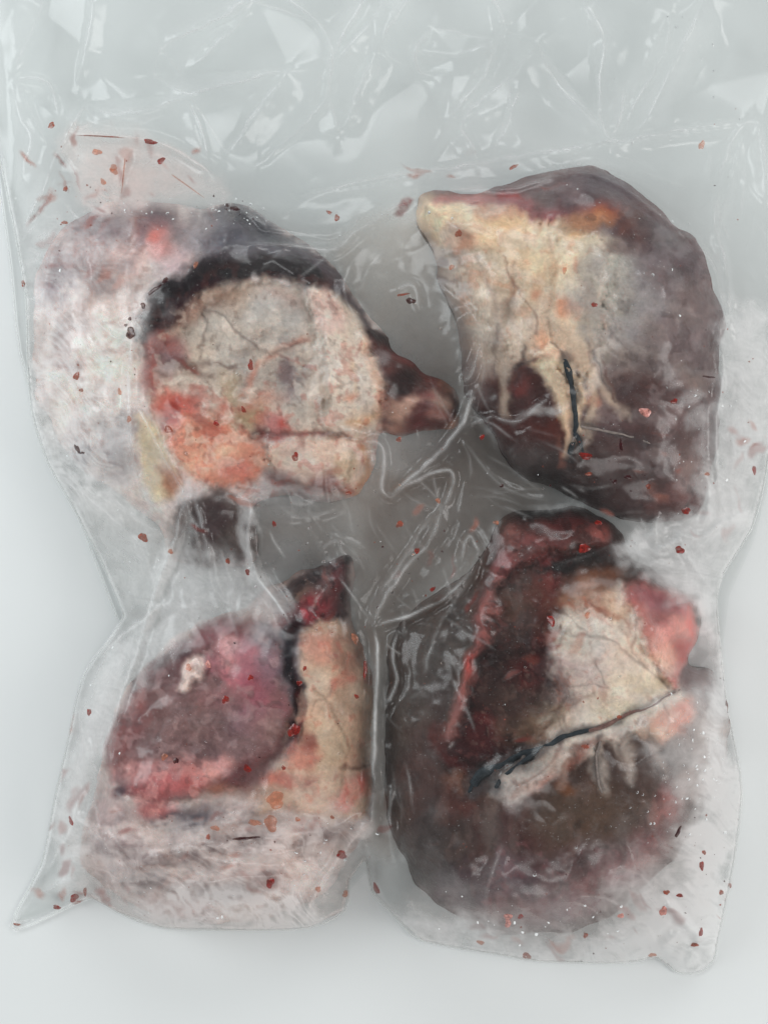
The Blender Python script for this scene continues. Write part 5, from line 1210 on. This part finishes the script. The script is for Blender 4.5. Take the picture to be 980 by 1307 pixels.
SPECKS = [
    (66, 160, 6, 4, -30, 'brown'), (130, 174, 40, 1.0, 3, 'brown'), (158, 222, 1.1, 26, 6, 'orange'), (238, 236, 30, 0.9, 36, 'orange'), (192, 181, 10, 4, 5, 'red'), (206, 205, 8, 3.5, -40, 'red'), (145, 214, 6, 5, 0, 'orange'), (124, 194, 7, 5, 0, 'orange'), (84, 241, 3, 5, 20, 'brown'), (83, 284, 4.5, 3, 0, 'brown'), (30, 362, 3, 5, 0, 'brown'),
    (197, 370, 12, 3, -38, 'dark'), (211, 358, 6, 3.5, -60, 'dark'), (183, 390, 4, 4.5, 0, 'dark'), (167, 425, 7.5, 8.5, 0, 'dark'), (166, 407, 3, 2.5, 0, 'dark'), (161, 415, 2.5, 2.5, 0, 'dark'), (300, 266, 7, 3.5, 10, 'dark'), (290, 262, 3, 2.5, 0, 'dark'), (98, 480, 5, 6, 0, 'brown'), (104, 498, 4, 2.5, 0, 'brown'),
    (99, 573, 3, 8, -25, 'dark'), (105, 578, 4, 2, 0, 'dark'), (165, 535, 3, 6, 0, 'orange'), (153, 500, 3, 5, -20, 'orange'), (183, 686, 6, 8, -30, 'brown'), (320, 466, 4.5, 8, -10, 'red'), (276, 540, 4, 4.5, 0, 'red'), (215, 548, 7, 5, 0, 'brown'), (311, 523, 3.5, 5, -40, 'red'), (291, 716, 3, 5, 0, 'brown'), (218, 704, 4, 4, 0, 'orange'),
    (377, 583, 5, 7, -10, 'red'), (510, 669, 5, 6, 10, 'brown'), (559, 639, 4, 4, 0, 'orange'), (350, 669, 3, 5, 0, 'red'), (615, 558, 3, 5, 20, 'red'), (509, 561, 5, 3.5, 0, 'brown'), (532, 703, 3.5, 5, 0, 'red'), (445, 629, 4, 3, 0, 'brown'), (823, 526, 9, 7, 0, 'pink'), (860, 512, 5, 4, 0, 'red'), (747, 582, 9, 6, 20, 'red'), (751, 605, 5, 3, 0, 'brown'),
    (792, 568, 3, 9, 0, 'dark'), (801, 609, 5, 3.5, 0, 'dark'), (784, 615, 4, 3, 0, 'dark'), (827, 621, 4, 3.5, 0, 'brown'), (875, 652, 7, 5, 20, 'red'), (867, 702, 7, 6, 0, 'red'), (633, 667, 4, 3.5, 0, 'orange'), (763, 667, 5.5, 3.5, 20, 'red'), (745, 700, 8, 8, 0, 'red'), (962, 600, 3, 7, -15, 'red'), (902, 605, 3.5, 3, 0, 'orange'),
    (114, 909, 3, 6, 0, 'red'), (225, 971, 4, 5, 0, 'dark'), (210, 966, 5, 5, 0, 'orange'), (316, 981, 8, 4, 40, 'red'), (288, 893, 5, 6.5, 0, 'red'), (266, 848, 4, 5.5, 0, 'pink'), (241, 852, 4.5, 5.5, 0, 'orange'), (320, 865, 5, 4, 0, 'red'), (316, 730, 3, 5.5, -20, 'red'), (453, 815, 5, 8, -10, 'orange'), (466, 855, 3, 14, 0, 'red'), (375, 932, 8, 11, 25, 'red'),
    (382, 872, 4, 4.5, 0, 'red'), (389, 853, 3, 4, 0, 'red'), (455, 889, 4, 3, 20, 'red'), (552, 752, 5.5, 2.5, -40, 'red'), (362, 980, 3.5, 3.5, 0, 'red'), (95, 1146, 6, 7, 30, 'red'), (73, 1158, 7, 3, 15, 'red'), (22, 1180, 5, 2, 10, 'brown'), (109, 1138, 3, 6, 0, 'brown'), (91, 1048, 2.5, 8, -25, 'red'), (275, 1057, 7, 4, 0, 'orange'), (345, 1127, 6.5, 7.5, 20, 'red'),
    (314, 1070, 20, 2.6, -3, 'dark'), (266, 1068, 3, 5, 0, 'brown'), (352, 1021, 15, 12, -30, 'orange'), (346, 1051, 14, 9, 60, 'orange'), (325, 1050, 10, 4.5, 15, 'orange'), (436, 1091, 8.5, 6, 15, 'red'), (406, 1135, 5, 4, 0, 'orange'), (480, 1134, 4, 9, -15, 'red'), (380, 1046, 4.5, 3, 0, 'orange'), (648, 1178, 5, 7, 0, 'pink'), (613, 1203, 5.5, 3.5, 10, 'orange'),
    (441, 1141, 5, 5, 0, 'orange'), (424, 1043, 3, 3, 0, 'brown'), (865, 1062, 3, 9, 28, 'dark'), (895, 1105, 4, 6.5, -10, 'red'), (898, 1088, 3, 3.5, 0, 'brown'), (846, 1163, 6, 7, 0, 'pink'), (850, 1139, 4.5, 4, 0, 'brown'), (867, 1143, 5, 3, 20, 'red'), (920, 1139, 4, 3.5, 0, 'brown'), (931, 1130, 2.5, 4, 0, 'brown'), (747, 1194, 4, 4, 0, 'brown'),
    (792, 1169, 4.5, 4, 0, 'pink'), (894, 1190, 3, 7, 20, 'red'), (886, 1206, 5.5, 3.5, 0, 'brown'), (672, 1220, 8, 4, 15, 'brown'), (648, 1170, 6, 5, 0, 'pink'), (832, 1219, 6, 3, 0, 'orange'), (703, 792, 6, 8, -20, 'red'), (749, 785, 4, 5, 0, 'orange'), (790, 915, 4, 3, -20, 'brown'), (747, 953, 7, 3.5, -10, 'brown'), (640, 620, 3, 3, 0, 'dark'), (664, 1170, 4, 4, 0, 'red'),
    (524, 384, 7, 5, 20, 'dark'), (514, 376, 9, 2, -10, 'brown'), (904, 481, 9, 1.6, 6, 'dark'), (895, 185, 4, 8, 15, 'orange'), (430, 278, 4, 5, -30, 'brown'), (420, 271, 4, 3, 30, 'brown'), (655, 213, 7, 3, -30, 'brown'), (585, 298, 5, 6, 0, 'brown'), (576, 341, 4, 4, 0, 'orange'), (758, 389, 4.5, 4, 0, 'red'), (720, 345, 4, 5, 0, 'orange'), (250, 338, 3, 6, 35, 'orange'), (146, 219, 7, 4, 40, 'orange'), (132, 232, 3.5, 6, -20, 'orange'),
]
rnd = random.Random(5)
for (u, v, rx, ry, an, kd) in SPECKS:
    co, f = blob_mesh(u, v, rx * 0.82, ry * 0.82, an, rnd, 0.18, 18, 0.3)
    link('blood_spot', mesh_np('blood_spot', np.array(co), np.array(f)), BLOOD[kd], bag)


def scatter(name, mat, items, thick, nseg, irr):
    CO, F = [], []
    for (u, v, rx, ry, an) in items:
        co, f = blob_mesh(u, v, rx, ry, an, rnd, thick, nseg, irr)
        b0 = len(CO)
        CO += co
        F += [tuple(i + b0 for i in q) for q in f]
    o = link(name, mesh_np(name, np.array(CO), np.array(F)), mat, bag)
    o['kind'] = 'stuff'
    return o


def pick(n, zones, lo, hi, el=1.0):
    out = []
    while len(out) < n:
        z = rnd.choices(zones, [q[4] for q in zones])[0]
        u, v = rnd.gauss(z[0], z[2]), rnd.gauss(z[1], z[3])
        j, i = int((u - FU[0]) / FS), int((v - FV[0]) / FS)
        if 0 <= i < U.shape[0] and 0 <= j < U.shape[1] and bag_sd[i, j] > 5:
            r = lo + (hi - lo) * rnd.random() ** 2.4
            out.append((u, v, r, r * rnd.uniform(0.4, 1.0) * el, rnd.uniform(0, 180)))
    return out


zs = [(110, 400, 50, 110, 3), (140, 240, 50, 30, 2), (280, 480, 110, 110, 1), (450, 700, 100, 80, 2), (820, 540, 80, 90, 3), (700, 850, 90, 100, 2), (320, 950, 100, 100, 2), (280, 1100, 110, 50, 3), (720, 1170, 120, 35, 2), (880, 1130, 40, 60, 2), (640, 900, 60, 100, 2), (930, 300, 30, 150, 1)]
scatter('blood_flecks', BLOOD['brown'], pick(280, zs, 0.45, 1.5), 0.2, 8, 0.4)
scatter('dark_flecks', BLOOD['dark'], pick(150, zs + [(300, 272, 14, 8, 4), (810, 610, 30, 20, 3)], 0.45, 1.5), 0.2, 8, 0.4)
zd = [(230, 270, 40, 14, 3), (300, 272, 24, 12, 3), (450, 680, 120, 70, 8), (540, 330, 60, 50, 3), (310, 740, 60, 40, 4), (820, 300, 60, 40, 3), (880, 980, 26, 40, 7), (860, 1020, 40, 30, 4), (700, 1180, 100, 20, 4), (560, 800, 60, 120, 5), (300, 460, 110, 90, 3), (880, 560, 26, 50, 4), (720, 600, 90, 60, 4), (300, 900, 110, 100, 4), (250, 1110, 100, 40, 4), (150, 880, 30, 80, 2), (870, 70, 50, 40, 3), (440, 1060, 30, 40, 3), (700, 1000, 120, 120, 5), (120, 480, 60, 120, 3)]
scatter('water_droplets', DROP, pick(560, zd, 0.7, 2.5), 0.5, 8, 0.12)
scatter('ice_grains', simple_mat('ice_grain', (0.8, 0.82, 0.83), 0.25, 0.6, 0.05), pick(120, zd, 0.4, 1.0, 0.8), 0.6, 6, 0.4)
